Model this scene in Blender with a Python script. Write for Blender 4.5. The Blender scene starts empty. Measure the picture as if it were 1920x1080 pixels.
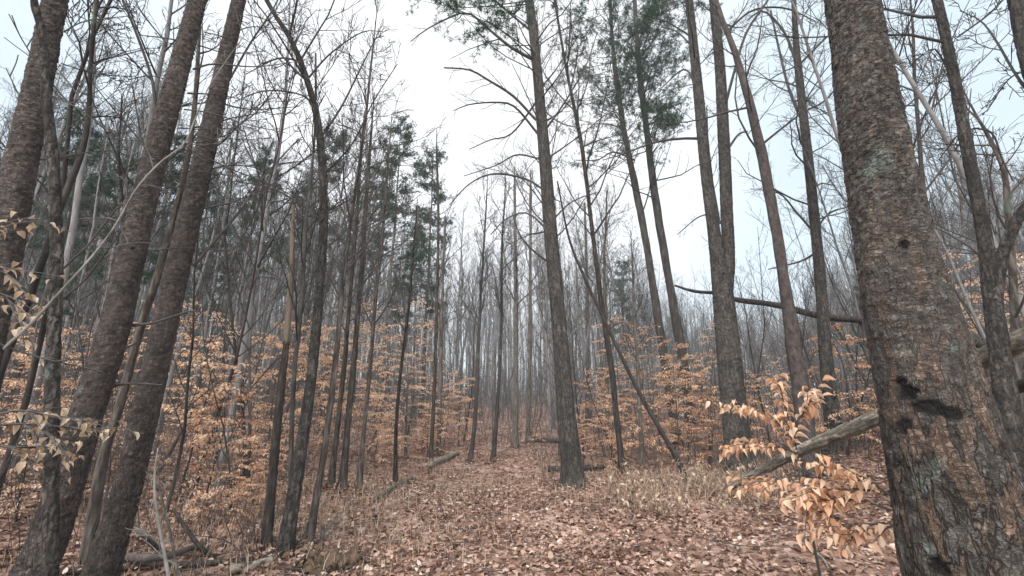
import bpy, math, random
import numpy as np
from mathutils import Vector

# ------------------------------------------------------------------ camera, sky, sun, exposure
scene = bpy.context.scene
C = scene.collection
F = 760.0
PITCH = math.atan(200.0 / F)
CAM = np.array([0.0, 0.0, 1.55])
cd = bpy.data.cameras.new("camera"); cam = bpy.data.objects.new("camera", cd); C.objects.link(cam)
cam.location = CAM; cam.rotation_euler = (math.pi / 2 + PITCH, 0, 0)
cd.sensor_width = 36; cd.lens = 36 * F / 1920; cd.clip_start = 0.05; cd.clip_end = 2000
scene.camera = cam
SUN_EL, SUN_AZ = math.radians(52), math.radians(-160)       # veiled, put high behind the camera, a little left, to light trunk faces
GAP = (-.11, .86, .50)                                     # the brightest gap in the cloud ahead
world = bpy.data.worlds.new("World"); scene.world = world; world.use_nodes = True
nt = world.node_tree; nt.nodes.clear()
def N(t, kind, **kw):
    n = t.nodes.new(kind)
    for k, v in kw.items(): setattr(n, k, v)
    return n
out = N(nt, 'ShaderNodeOutputWorld'); bg = N(nt, 'ShaderNodeBackground'); bg.inputs[1].default_value = 0.1
sky = N(nt, 'ShaderNodeTexSky'); sky.sky_type = 'NISHITA'; sky.sun_disc = False
sky.sun_elevation = SUN_EL; sky.sun_rotation = SUN_AZ; sky.dust_density = 2.0
tc = N(nt, 'ShaderNodeTexCoord'); nz = N(nt, 'ShaderNodeTexNoise'); nz.inputs['Scale'].default_value = 2.2
nz.inputs['Detail'].default_value = 6; nz.inputs['Roughness'].default_value = 0.55
dot = N(nt, 'ShaderNodeVectorMath', operation='DOT_PRODUCT')
dot.inputs[1].default_value = GAP
nt.links.new(tc.outputs['Generated'], nz.inputs['Vector']); nt.links.new(tc.outputs['Generated'], dot.inputs[0])
glow = N(nt, 'ShaderNodeMapRange'); glow.inputs['From Min'].default_value = 0.78; glow.inputs['From Max'].default_value = 1.0
nt.links.new(dot.outputs['Value'], glow.inputs[0])
add = N(nt, 'ShaderNodeMath', operation='MULTIPLY_ADD'); add.inputs[1].default_value = 0.55
nt.links.new(nz.outputs['Fac'], add.inputs[0]); nt.links.new(glow.outputs[0], add.inputs[2])
cr = N(nt, 'ShaderNodeValToRGB')
cr.color_ramp.elements[0].position = 0.15; cr.color_ramp.elements[0].color = (0.62, 0.74, 0.81, 1)
cr.color_ramp.elements[1].position = 1.05; cr.color_ramp.elements[1].color = (1.0, 1.0, 1.0, 1)
nt.links.new(add.outputs[0], cr.inputs[0])
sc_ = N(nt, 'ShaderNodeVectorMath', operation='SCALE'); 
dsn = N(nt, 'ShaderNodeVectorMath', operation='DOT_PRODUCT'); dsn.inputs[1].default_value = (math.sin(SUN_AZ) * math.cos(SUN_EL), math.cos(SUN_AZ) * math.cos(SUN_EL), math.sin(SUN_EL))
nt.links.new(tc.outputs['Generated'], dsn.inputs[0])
back_boost = N(nt, 'ShaderNodeMapRange'); back_boost.inputs['From Min'].default_value = 0.35; back_boost.inputs['From Max'].default_value = 1.0; back_boost.inputs['To Min'].default_value = 6.1; back_boost.inputs['To Max'].default_value = 22.0  # extra cloud brightness behind the camera, added to lift the trunk faces
nt.links.new(dsn.outputs['Value'], back_boost.inputs[0]); nt.links.new(back_boost.outputs[0], sc_.inputs['Scale'])
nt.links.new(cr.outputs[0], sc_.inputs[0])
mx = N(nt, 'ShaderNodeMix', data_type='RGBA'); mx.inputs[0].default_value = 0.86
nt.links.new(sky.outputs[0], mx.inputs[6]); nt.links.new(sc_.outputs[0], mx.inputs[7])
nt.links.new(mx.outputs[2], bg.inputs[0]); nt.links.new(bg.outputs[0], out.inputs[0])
sl = bpy.data.lights.new("sun", 'SUN'); sl.energy = 1.5; sl.angle = math.radians(32); sl.color = (1, 0.93, 0.85)
so = bpy.data.objects.new("sun", sl); C.objects.link(so)
so.rotation_euler = (-(math.pi / 2 - SUN_EL), 0, -SUN_AZ)
so.location = (0, 0, 40)
vs = scene.view_settings
vs.view_transform = 'Standard'; vs.look = 'None'; vs.exposure = 1.15; vs.gamma = 1; vs.use_curve_mapping = False
scene.cycles.max_bounces = 4; scene.cycles.diffuse_bounces = 3; scene.cycles.transmission_bounces = 2
scene.cycles.volume_bounces = 0

rng = np.random.default_rng(7)

# ------------------------------------------------------------------ terrain
def H(x, y):
    x = np.asarray(x, float); y = np.asarray(y, float)
    xp = 0.7 - 0.05 * y
    dl = np.maximum(0, -(x - xp) - 1.8); dr = np.maximum(0, (x - xp) - 4.0)
    h = 4.2 * (1 - np.exp(-0.024 * dl)) + 3.0 * (1 - np.exp(-0.018 * dr))
    h += 0.5 * (1 - np.exp(-0.012 * np.maximum(0, y - 15)))
    h += 1.5 * np.exp(-((x - 9.0) ** 2 + (y - 7.0) ** 2) / (2 * 2.4 ** 2))
    h += 0.05 * np.sin(x * 1.3 + 0.7 * y) + 0.04 * np.sin(y * 1.9 - x * 0.6 + 1) + 0.025 * np.sin(3.1 * x + 1.7) * np.sin(2.7 * y)
    return h
def ray(px, py):
    rx, ry = (px - 960) / F, (540 - py) / F
    s, c = math.sin(PITCH), math.cos(PITCH)
    return np.array([rx, c - ry * s, s + ry * c])
def ground_hit(px, py, maxt=90):
    d = ray(px, py); t = 1.0
    while t < maxt:
        p = CAM + d * t
        if p[2] <= H(p[0], p[1]): return p
        t += 0.03 + t * 0.002
    return CAM + d * maxt
def place(px, dist):
    d = ray(px, 740); n = d[:2] / np.linalg.norm(d[:2]); p = n * dist
    return np.array([p[0], p[1], float(H(p[0], p[1]))])
def to_px(p):
    q = np.asarray(p) - CAM; s, c = math.sin(PITCH), math.cos(PITCH)
    z = q[1] * c + q[2] * s; u = -q[1] * s + q[2] * c
    return 960 + F * q[0] / z, 540 - F * u / z
class Plane:
    """the upright plane a tree stands in, square to the view of its foot"""
    def __init__(s, px, py, dist=None):
        d = ray(px, py); s.n = d[:2] / np.linalg.norm(d[:2])
        if dist is None: dist = float(np.dot(ground_hit(px, py)[:2], s.n))
        s.dist = dist; s.caz = s.n[1]
    def pt(s, px, py, off=0.0):
        d = ray(px, py); t = (s.dist + off) / np.dot(d[:2], s.n)
        return CAM + d * t
    def rad(s, w):                       # pixel width -> radius
        return 0.5 * w * (s.dist * s.caz) * s.caz / F * 1.02

# ------------------------------------------------------------------ mesh helpers
def mesh_np(name, V, faces_list, mat=None, attrs=None, smooth=True):
    """faces_list: list of (m,k) int arrays"""
    me = bpy.data.meshes.new(name)
    V = np.asarray(V, np.float32)
    me.vertices.add(len(V)); me.vertices.foreach_set('co', V.ravel())
    fl = [np.asarray(f, np.int32) for f in faces_list if len(f)]
    loops = np.concatenate([f.ravel() for f in fl])
    sizes = np.concatenate([np.full(len(f), f.shape[1], np.int32) for f in fl])
    starts = np.concatenate([[0], np.cumsum(sizes)[:-1]]).astype(np.int32)
    me.loops.add(len(loops)); me.loops.foreach_set('vertex_index', loops)
    me.polygons.add(len(sizes)); me.polygons.foreach_set('loop_start', starts)
    me.polygons.foreach_set('use_smooth', np.full(len(sizes), smooth))
    me.update(calc_edges=True)
    if attrs:
        for k, a in attrs.items():
            at = me.attributes.new(k, 'FLOAT', 'POINT'); at.data.foreach_set('value', np.asarray(a, np.float32))
    if mat: me.materials.append(mat)
    return me
def obj(name, me, parent=None, loc=None):
    o = bpy.data.objects.new(name, me); C.objects.link(o)
    if parent is not None: o.parent = parent
    if loc is not None: o.location = loc
    return o
def tag(o, label, cat, group=None, kind=None):
    if kind: o['kind'] = kind
    if label: o['label'] = label
    if cat: o['category'] = cat
    if group: o['group'] = group
    return o
def thing(name, label, cat, loc, group=None, rz=0.0, sc=1.0):
    o = bpy.data.objects.new(name, None); C.objects.link(o)
    o.empty_display_size = 0.3
    o.location = loc; o.rotation_euler = (0, 0, rz); o.scale = (sc, sc, sc)
    return tag(o, label, cat, group)
def dup(root, loc, rz, sc, label=None, group=None, tilt=(0, 0)):
    r = root.copy(); C.objects.link(r); r.location = loc; r.rotation_euler = (tilt[0], tilt[1], rz); r.scale = (sc, sc, sc)
    if label: r['label'] = label
    if group: r['group'] = group
    for ch in list(root.children):
        c = ch.copy(); C.objects.link(c); c.parent = r
    return r

def tubes(polys, k=3):
    """polys: list of (pts(n,3), radii(n)); returns V, [faces]"""
    groups = {}
    for p, r in polys: groups.setdefault(len(p), []).append((p, r))
    Vs, Fs, off = [], [], 0
    ang = np.arange(k) / k * 2 * math.pi
    for n, L in groups.items():
        P = np.array([a for a, _ in L]); R = np.array([b for _, b in L])       # m,n,3 / m,n
        T = np.empty_like(P); T[:, 1:-1] = P[:, 2:] - P[:, :-2]; T[:, 0] = P[:, 1] - P[:, 0]; T[:, -1] = P[:, -1] - P[:, -2]
        T /= np.linalg.norm(T, axis=2, keepdims=True) + 1e-9
        mean = P[:, -1] - P[:, 0]; mean /= np.linalg.norm(mean, axis=1, keepdims=True) + 1e-9
        ref = np.where(np.abs(mean[:, 2:3]) > 0.8, np.array([[0., 1, 0]]), np.array([[0., 0, 1]]))[:, None, :]
        A = np.cross(T, ref); A /= np.linalg.norm(A, axis=2, keepdims=True) + 1e-9
        B = np.cross(T, A)
        V = P[:, :, None, :] + R[:, :, None, None] * (A[:, :, None, :] * np.cos(ang)[None, None, :, None] + B[:, :, None, :] * np.sin(ang)[None, None, :, None])
        m = len(L); Vs.append(V.reshape(-1, 3))
        i = np.arange(m)[:, None, None] * n * k + np.arange(n - 1)[None, :, None] * k
        j = np.arange(k)[None, None, :]; j2 = (j + 1) % k
        Fq = np.stack([i + j, i + j2, i + j2 + k, i + j + k], -1).reshape(-1, 4) + off
        Fs.append(Fq)
        off += m * n * k
    return np.concatenate(Vs), Fs
def tube_mesh(name, polys, mat, k=3, base=None):
    V, Fs = tubes(polys, k)
    if base is not None: V = V - base
    return mesh_np(name, V, Fs, mat)
def smooth_poly(P, R, n):
    """Catmull-Rom through P, resampled to n points by arc length"""
    P = np.asarray(P, float); R = np.asarray(R, float)
    if len(P) == 2: 
        t = np.linspace(0, 1, n)[:, None]; return P[0] * (1 - t) + P[1] * t, R[0] * (1 - t[:, 0]) + R[1] * t[:, 0]
    Q = np.vstack([2 * P[0] - P[1], P, 2 * P[-1] - P[-2]]); RR = np.concatenate([[R[0]], R, [R[-1]]])
    o, ro = [], []
    for i in range(1, len(Q) - 2):
        for t in np.linspace(0, 1, 12, endpoint=False):
            a, b, c, d = Q[i - 1], Q[i], Q[i + 1], Q[i + 2]
            o.append(0.5 * ((2 * b) + (-a + c) * t + (2 * a - 5 * b + 4 * c - d) * t * t + (-a + 3 * b - 3 * c + d) * t ** 3))
            ro.append(RR[i] * (1 - t) + RR[i + 1] * t)
    o.append(P[-1]); ro.append(R[-1]); o = np.array(o); ro = np.array(ro)
    s = np.concatenate([[0], np.cumsum(np.linalg.norm(np.diff(o, axis=0), axis=1))])
    q = np.linspace(0, s[-1], n)
    return np.stack([np.interp(q, s, o[:, k]) for k in range(3)], 1), np.interp(q, s, ro)

# ------------------------------------------------------------------ branching
def unit(v): return v / (np.linalg.norm(v) + 1e-9)
def limb(start, d, length, r0, r1, n, rg, wander=0.18, up=0.05):
    pts = [np.array(start)]; d = unit(np.array(d, float)); st = length / (n - 1)
    for _ in range(n - 1):
        d = unit(d + rg.normal(0, wander, 3) + np.array([0, 0, up])); pts.append(pts[-1] + d * st)
    return np.array(pts), np.linspace(r0, r1, n)
def grow(out, P, R, rg, level, spec):
    """children along polyline P. spec[level] = (count, start, len_ratio_lo, hi, angle, up, wander, npts)"""
    if level >= len(spec): return
    cnt, s0, lo, hi, ang, up, wd, npts = spec[level]
    L = np.linalg.norm(np.diff(P, axis=0), axis=1).sum(); n = len(P)
    m = int(cnt + rg.random())
    for q in range(m):
        f = s0 + (1 - s0) * ((q + rg.random()) / m) * 0.98
        x = f * (n - 1); i = min(int(x), n - 2); t = x - i
        p = P[i] * (1 - t) + P[i + 1] * t; r = R[i] * (1 - t) + R[i + 1] * t
        T = unit(P[i + 1] - P[i]); v = rg.normal(0, 1, 3); v = unit(v - T * np.dot(v, T))
        a = math.radians(ang * rg.uniform(0.7, 1.3)); d = T * math.cos(a) + v * math.sin(a)
        ln = L * rg.uniform(lo, hi) * (1.05 - 0.65 * f)
        rr = max(min(r * 0.5, ln * 0.0125), spec_min)
        pp, rp = limb(p, d, ln, rr, max(rr * 0.3, spec_min * 0.8), npts, rg, wd, up)
        out.append((pp, rp)); grow(out, pp, rp, rg, level + 1, spec)
spec_min = 0.003
BARE = [(22, 0.35, 0.18, 0.34, 52, 0.10, 0.13, 6), (6, 0.2, 0.3, 0.6, 42, 0.06, 0.16, 5), (5, 0.15, 0.3, 0.6, 40, 0.05, 0.18, 4)]
BARE_FEW = [(16, 0.35, 0.14, 0.26, 60, 0.08, 0.16, 6), (7, 0.2, 0.3, 0.65, 45, 0.05, 0.18, 5), (6, 0.15, 0.3, 0.7, 42, 0.04, 0.18, 4)]

# ------------------------------------------------------------------ leaves / needles
LEAF = np.array([[0, 0, 0], [-.27, .28, .05], [-.24, .68, .06], [0, 1, -.06], [.24, .68, .06], [.27, .28, .05], [0, .5, -.02]])
LEAF_Q = np.array([[0, 5, 4, 6], [0, 6, 2, 1]]); LEAF_T = np.array([[6, 4, 3], [6, 3, 2]])
LEAF2 = []
for yy, ww, zz_ in ((0, 0, 0), (.12, .10, .01), (.3, .22, .03), (.5, .27, .04), (.7, .22, .03), (.88, .10, .01), (1, 0, -.02)):
    if ww == 0: LEAF2.append([0, yy, zz_])
    else: LEAF2 += [[-ww, yy, zz_ + ww * .35], [0, yy, zz_ - .02], [ww, yy, zz_ + ww * .35]]
LEAF2 = np.array(LEAF2)
L2T = np.array([[0, 2, 1], [0, 3, 2], [13, 14, 16], [14, 15, 16]])
L2Q = np.array([[1 + 3 * i + a, 2 + 3 * i + a, 5 + 3 * i + a, 4 + 3 * i + a] for i in range(4) for a in (0, 1)])
def leaves_fine(pos, D, Nn, size, width, curl, rg):
    m = len(pos); D = D / np.linalg.norm(D, axis=1, keepdims=True); S = np.cross(D, Nn); S /= np.linalg.norm(S, axis=1, keepdims=True) + 1e-9; Nn = np.cross(S, D)
    x, y, z = LEAF2.T; nv = len(LEAF2)
    w = rg.uniform(.65, 1.1, (m, 1)) * width; cup = rg.uniform(.1, 1.6, (m, 1)); wav = rg.uniform(-.05, .05, (m, nv)); tw = rg.normal(0, .5, (m, 1))
    X = x[None] * w; Zz = z[None] + cup * np.abs(x[None]) ** 1.3 - curl[:, None] * (y[None] - .2) ** 2 * .7 + tw * x[None] * y[None] + wav * (np.abs(x[None]) > 0)
    V = pos[:, None] + size[:, None, None] * (S[:, None] * X[..., None] + D[:, None] * y[None, :, None] + Nn[:, None] * Zz[..., None])
    o = np.arange(m)[:, None, None] * nv
    return V.reshape(-1, 3), [(L2Q[None] + o).reshape(-1, 4), (L2T[None] + o).reshape(-1, 3)]
def leaves_np(pos, D, Nn, size, width=1.0, curl=0.0):
    """pos, D (along the leaf), Nn (leaf normal), size: arrays"""
    m = len(pos); D = D / (np.linalg.norm(D, axis=1, keepdims=True) + 1e-9)
    S = np.cross(D, Nn); S /= np.linalg.norm(S, axis=1, keepdims=True) + 1e-9; Nn = np.cross(S, D)
    x = LEAF[:, 0] * width; y = LEAF[:, 1]; z = LEAF[:, 2]
    if np.isscalar(curl): curl = np.full(m, curl)
    zz = z[None, :] * 1.0 - curl[:, None] * ((y[None, :] - .4) ** 2) + curl[:, None] * (x[None, :] ** 2) * 1.5
    V = pos[:, None, :] + size[:, None, None] * (S[:, None, :] * x[None, :, None] + D[:, None, :] * y[None, :, None] + Nn[:, None, :] * zz[:, :, None])
    o = np.arange(m)[:, None, None] * 7
    return V.reshape(-1, 3), [(LEAF_Q[None] + o).reshape(-1, 4), (LEAF_T[None] + o).reshape(-1, 3)]
def spray_leaves(twigs, rg, step=0.05, size=(0.05, 0.085), drop=0.45, keep=1.0, fine=False):
    P, D, Nn = [], [], []
    for pts, _ in twigs:
        L = np.linalg.norm(np.diff(pts, axis=0), axis=1).sum(); m = max(2, int(L / step)); n = len(pts)
        for q in range(m):
            if rg.random() > keep: continue
            f = (q + 0.7) / m; x = f * (n - 1) * .999; i = int(x); t = x - i
            T = unit(pts[i + 1] - pts[i]); side = unit(np.cross(T, [0, 0, 1])) * (1 if q % 2 else -1)
            P.append(pts[i] * (1 - t) + pts[i + 1] * t)
            D.append(T * 0.6 + side * 0.8 + np.array([0, 0, -drop * rg.uniform(0, 1.8)]) + rg.normal(0, .2, 3)); Nn.append(np.array([0, 0, 1.]) + rg.normal(0, .45, 3))
    m = len(P)
    if fine: return leaves_fine(np.array(P), np.array(D), np.array(Nn), rg.uniform(size[0], size[1], m), .9, rg.uniform(.1, 1.3, m), rg)
    return leaves_np(np.array(P), np.array(D), np.array(Nn), rg.uniform(size[0], size[1], m), 0.85, rg.uniform(.1, 1.3, m))
def needles(points, rg, per=9, ln=0.16, w=0.022):
    P = np.repeat(points, per, axis=0); m = len(P)
    D = rg.normal(0, 1, (m, 3)); D[:, 2] += 0.25; D /= np.linalg.norm(D, axis=1, keepdims=True)
    S = np.cross(D, rg.normal(0, 1, (m, 3))); S /= np.linalg.norm(S, axis=1, keepdims=True)
    L = rg.uniform(.6, 1.2, (m, 1)) * ln
    V = np.stack([P - S * w / 2, P + S * w / 2, P + D * L], 1).reshape(-1, 3)
    return V, [np.arange(m * 3).reshape(-1, 3)]

# ------------------------------------------------------------------ materials
def mat_new(name):
    m = bpy.data.materials.new(name); m.use_nodes = True; t = m.node_tree
    return m, t, t.nodes['Principled BSDF']
def ramp(t, stops):
    r = N(t, 'ShaderNodeValToRGB'); e = r.color_ramp.elements
    while len(e) < len(stops): e.new(0.5)
    for i, (p, c) in enumerate(stops): e[i].position = p; e[i].color = (*c, 1)
    return r
def mat_bark(name, stops, sx=14, sz=3, bump=0.6, dist=0.02, lichen=0.0, moss=(0.10, 0.13, 0.09)):
    m, t, b = mat_new(name); L = t.links.new
    tc = N(t, 'ShaderNodeTexCoord'); mp = N(t, 'ShaderNodeMapping'); mp.inputs['Scale'].default_value = (sx, sx, sz)
    L(tc.outputs['Object'], mp.inputs[0])
    n1 = N(t, 'ShaderNodeTexNoise'); n1.inputs['Scale'].default_value = 1; n1.inputs['Detail'].default_value = 7; n1.inputs['Roughness'].default_value = .65
    L(mp.outputs[0], n1.inputs['Vector'])
    oi = N(t, 'ShaderNodeObjectInfo'); ad = N(t, 'ShaderNodeMath', operation='MULTIPLY_ADD'); ad.inputs[1].default_value = .3
    L(oi.outputs['Random'], ad.inputs[0]); sb = N(t, 'ShaderNodeMath', operation='SUBTRACT'); L(n1.outputs['Fac'], sb.inputs[0]); sb.inputs[1].default_value = .15
    L(sb.outputs[0], ad.inputs[2])
    r = ramp(t, stops); L(ad.outputs[0], r.inputs[0]); col = r.outputs[0]
    if lichen:
        n2 = N(t, 'ShaderNodeTexNoise'); n2.inputs['Scale'].default_value = 3.5; n2.inputs['Detail'].default_value = 5; L(tc.outputs['Object'], n2.inputs['Vector'])
        mr = N(t, 'ShaderNodeMapRange'); mr.inputs['From Min'].default_value = .62 - .12 * lichen; mr.inputs['From Max'].default_value = .72; mr.inputs['To Max'].default_value = .8
        L(n2.outputs['Fac'], mr.inputs[0]); mx = N(t, 'ShaderNodeMix', data_type='RGBA'); L(mr.outputs[0], mx.inputs[0]); L(col, mx.inputs[6]); mx.inputs[7].default_value = (*moss, 1); col = mx.outputs[2]
    L(col, b.inputs['Base Color']); b.inputs['Roughness'].default_value = .95; b.inputs['Specular IOR Level'].default_value = .2
    if bump:
        bp = N(t, 'ShaderNodeBump'); bp.inputs['Strength'].default_value = bump; bp.inputs['Distance'].default_value = dist
        L(n1.outputs['Fac'], bp.inputs['Height']); L(bp.outputs[0], b.inputs['Normal'])
    return m
def mat_plates(name, plate_stops, crack_col, lichen_col=(0.16, 0.19, 0.17), lich=.63, fine=(0, 0, 0), warm=None, var=(.6, 1.4), rimmax=.9, furrow=None):
    """bark built with real plates: 'plate' is each plate's own number, 'crack' the furrow between, 'scar' charred resinous wounds"""
    m, t, b = mat_new(name); L = t.links.new
    tc = N(t, 'ShaderNodeTexCoord')
    a = N(t, 'ShaderNodeAttribute', attribute_name='plate'); c = N(t, 'ShaderNodeAttribute', attribute_name='crack'); s = N(t, 'ShaderNodeAttribute', attribute_name='scar')
    n1 = N(t, 'ShaderNodeTexNoise'); n1.inputs['Scale'].default_value = 45; n1.inputs['Detail'].default_value = 6; L(tc.outputs['Object'], n1.inputs['Vector'])
    n3 = N(t, 'ShaderNodeTexNoise'); n3.inputs['Scale'].default_value = 2.2; n3.inputs['Detail'].default_value = 3; L(tc.outputs['Object'], n3.inputs['Vector'])
    ma = N(t, 'ShaderNodeMath', operation='MULTIPLY_ADD'); ma.inputs[1].default_value = .5; L(n1.outputs['Fac'], ma.inputs[0])
    mb = N(t, 'ShaderNodeMath', operation='MULTIPLY_ADD'); mb.inputs[1].default_value = .55; L(a.outputs['Fac'], mb.inputs[0]); 
    mc = N(t, 'ShaderNodeMath', operation='MULTIPLY_ADD'); mc.inputs[1].default_value = .7; mc.inputs[2].default_value = -.6; L(n3.outputs['Fac'], mc.inputs[0])
    L(mc.outputs[0], ma.inputs[2]); L(ma.outputs[0], mb.inputs[2])
    r = ramp(t, plate_stops); L(mb.outputs[0], r.inputs[0])
    n2 = N(t, 'ShaderNodeTexNoise'); n2.inputs['Scale'].default_value = 6; n2.inputs['Detail'].default_value = 6; L(tc.outputs['Object'], n2.inputs['Vector'])
    mr = N(t, 'ShaderNodeMapRange'); mr.inputs['From Min'].default_value = lich; mr.inputs['From Max'].default_value = lich + .08; mr.inputs['To Max'].default_value = .75; L(n2.outputs['Fac'], mr.inputs[0])
    x1 = N(t, 'ShaderNodeMix', data_type='RGBA'); L(mr.outputs[0], x1.inputs[0]); L(r.outputs[0], x1.inputs[6]); x1.inputs[7].default_value = (*lichen_col, 1)
    x2 = N(t, 'ShaderNodeMix', data_type='RGBA'); L(c.outputs['Fac'], x2.inputs[0]); L(x1.outputs[2], x2.inputs[6]); x2.inputs[7].default_value = (*crack_col, 1)
    x3 = N(t, 'ShaderNodeMix', data_type='RGBA'); L(s.outputs['Fac'], x3.inputs[0]); L(x2.outputs[2], x3.inputs[6]); x3.inputs[7].default_value = (.016, .013, .012, 1)
    L(x3.outputs[2], b.inputs['Base Color']); b.inputs['Roughness'].default_value = .93; b.inputs['Specular IOR Level'].default_value = .25
    bp = N(t, 'ShaderNodeBump'); bp.inputs['Strength'].default_value = .7; bp.inputs['Distance'].default_value = .006; L(n1.outputs['Fac'], bp.inputs['Height']); L(bp.outputs[0], b.inputs['Normal'])
    if fine[0]:
        # thin flakes: jagged cells with hard dark rims
        nw = N(t, 'ShaderNodeTexNoise'); nw.inputs['Scale'].default_value = 26; nw.inputs['Detail'].default_value = 8; nw.inputs['Roughness'].default_value = .7; L(tc.outputs['Object'], nw.inputs['Vector'])
        sv = N(t, 'ShaderNodeVectorMath', operation='SUBTRACT'); L(nw.outputs['Color'], sv.inputs[0]); sv.inputs[1].default_value = (.5, .5, .5)
        sm = N(t, 'ShaderNodeVectorMath', operation='SCALE'); sm.inputs['Scale'].default_value = .065; L(sv.outputs[0], sm.inputs[0])
        av = N(t, 'ShaderNodeVectorMath', operation='ADD'); L(tc.outputs['Object'], av.inputs[0]); L(sm.outputs[0], av.inputs[1])
        mp = N(t, 'ShaderNodeMapping'); mp.inputs['Scale'].default_value = (fine[0], fine[0], fine[1]); L(av.outputs[0], mp.inputs[0])
        ve = N(t, 'ShaderNodeTexVoronoi'); ve.feature = 'DISTANCE_TO_EDGE'; ve.inputs['Scale'].default_value = 1; L(mp.outputs[0], ve.inputs['Vector'])
        vc = N(t, 'ShaderNodeTexVoronoi'); vc.inputs['Scale'].default_value = 1; L(mp.outputs[0], vc.inputs['Vector'])
        rim = N(t, 'ShaderNodeMapRange'); rim.inputs['From Min'].default_value = .015; rim.inputs['From Max'].default_value = fine[2]; rim.inputs['To Min'].default_value = rimmax; rim.inputs['To Max'].default_value = 0
        rn = N(t, 'ShaderNodeTexNoise'); rn.inputs['Scale'].default_value = 14; rn.inputs['Detail'].default_value = 4; L(tc.outputs['Object'], rn.inputs['Vector'])
        rs = N(t, 'ShaderNodeMath', operation='MULTIPLY_ADD'); rs.inputs[1].default_value = .16; rs.inputs[2].default_value = -.080; L(rn.outputs['Fac'], rs.inputs[0])
        rd = N(t, 'ShaderNodeMath', operation='ADD'); L(ve.outputs['Distance'], rd.inputs[0]); L(rs.outputs[0], rd.inputs[1]); L(rd.outputs[0], rim.inputs[0])
        sep = N(t, 'ShaderNodeSeparateColor'); L(vc.outputs['Color'], sep.inputs[0])
        vr = N(t, 'ShaderNodeMapRange'); vr.inputs['To Min'].default_value = var[0]; vr.inputs['To Max'].default_value = var[1]; L(sep.outputs[0], vr.inputs[0])
        vm = N(t, 'ShaderNodeVectorMath', operation='SCALE'); L(x1.outputs[2], vm.inputs[0]); L(vr.outputs[0], vm.inputs['Scale']); src = vm.outputs[0]
        if warm:
            sz = N(t, 'ShaderNodeSeparateXYZ'); L(tc.outputs['Object'], sz.inputs[0]); wz = N(t, 'ShaderNodeMapRange'); wz.inputs['From Min'].default_value = 2.3; wz.inputs['From Max'].default_value = .7; L(sz.outputs[2], wz.inputs[0])
            pw = N(t, 'ShaderNodeMath', operation='GREATER_THAN'); pw.inputs[1].default_value = .52; L(sep.outputs[1], pw.inputs[0]); wm = N(t, 'ShaderNodeMath', operation='MULTIPLY'); L(pw.outputs[0], wm.inputs[0]); L(wz.outputs[0], wm.inputs[1])
            wn = N(t, 'ShaderNodeMath', operation='MULTIPLY'); L(wm.outputs[0], wn.inputs[0]); L(n1.outputs['Fac'], wn.inputs[1]); wn.inputs[1].default_value = 1
            wx = N(t, 'ShaderNodeMix', data_type='RGBA'); L(wn.outputs[0], wx.inputs[0]); L(src, wx.inputs[6]); wx.inputs[7].default_value = (*warm, 1); src = wx.outputs[2]
        mxx = N(t, 'ShaderNodeMath', operation='MAXIMUM'); L(rim.outputs[0], mxx.inputs[0]); L(c.outputs['Fac'], mxx.inputs[1])
        L(src, x2.inputs[6]); L(mxx.outputs[0], x2.inputs[0])
        hs = N(t, 'ShaderNodeMath', operation='MINIMUM'); hs.inputs[1].default_value = fine[2] * 1.6; L(ve.outputs['Distance'], hs.inputs[0])
        ha = N(t, 'ShaderNodeMath', operation='MULTIPLY_ADD'); ha.inputs[1].default_value = 3.0; L(hs.outputs[0], ha.inputs[0]); L(sep.outputs[2], ha.inputs[2])
        b2 = N(t, 'ShaderNodeBump'); b2.inputs['Strength'].default_value = .9; b2.inputs['Distance'].default_value = .005; L(ha.outputs[0], b2.inputs['Height']); L(bp.outputs[0], b2.inputs['Normal']); L(b2.outputs[0], b.inputs['Normal'])
    if furrow:
        # interlacing upright furrows low on the trunk, short level flake edges higher up
        fx, fz, fwid, hx, hz, hwid = furrow
        def contour(sx_, sz_, wid, off, det=3.0):
            mp = N(t, 'ShaderNodeMapping'); mp.inputs['Scale'].default_value = (sx_, sx_, sz_); mp.inputs['Location'].default_value = (off, off * 2, off * 3); L(tc.outputs['Object'], mp.inputs[0])
            n = N(t, 'ShaderNodeTexNoise'); n.inputs['Scale'].default_value = 1; n.inputs['Detail'].default_value = det; n.inputs['Roughness'].default_value = .55; n.inputs['Distortion'].default_value = .3; L(mp.outputs[0], n.inputs['Vector'])
            a_ = N(t, 'ShaderNodeMath', operation='SUBTRACT'); L(n.outputs['Fac'], a_.inputs[0]); a_.inputs[1].default_value = .5
            b_ = N(t, 'ShaderNodeMath', operation='ABSOLUTE'); L(a_.outputs[0], b_.inputs[0])
            c_ = N(t, 'ShaderNodeMapRange'); c_.inputs['From Min'].default_value = 0; c_.inputs['From Max'].default_value = wid; c_.inputs['To Min'].default_value = 1; c_.inputs['To Max'].default_value = 0; L(b_.outputs[0], c_.inputs[0])
            return c_.outputs[0], n.outputs['Fac']
        def mth(op, a_, b_, c_=None):
            n = N(t, 'ShaderNodeMath', operation=op)
            for k_, v_ in enumerate((a_, b_, c_)):
                if v_ is None: continue
                if isinstance(v_, (int, float)): n.inputs[k_].default_value = v_
                else: L(v_, n.inputs[k_])
            return n.outputs[0]
        f1_, fn1 = contour(fx, fz, fwid, 0); f2_, fn2 = contour(fx * 1.7, fz * 1.5, fwid * 1.1, 5); h1_, hn1 = contour(hx, hz, hwid, 9, 4); h2_, hn2 = contour(hx * 1.6, hz * 1.5, hwid, 13, 4)
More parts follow.
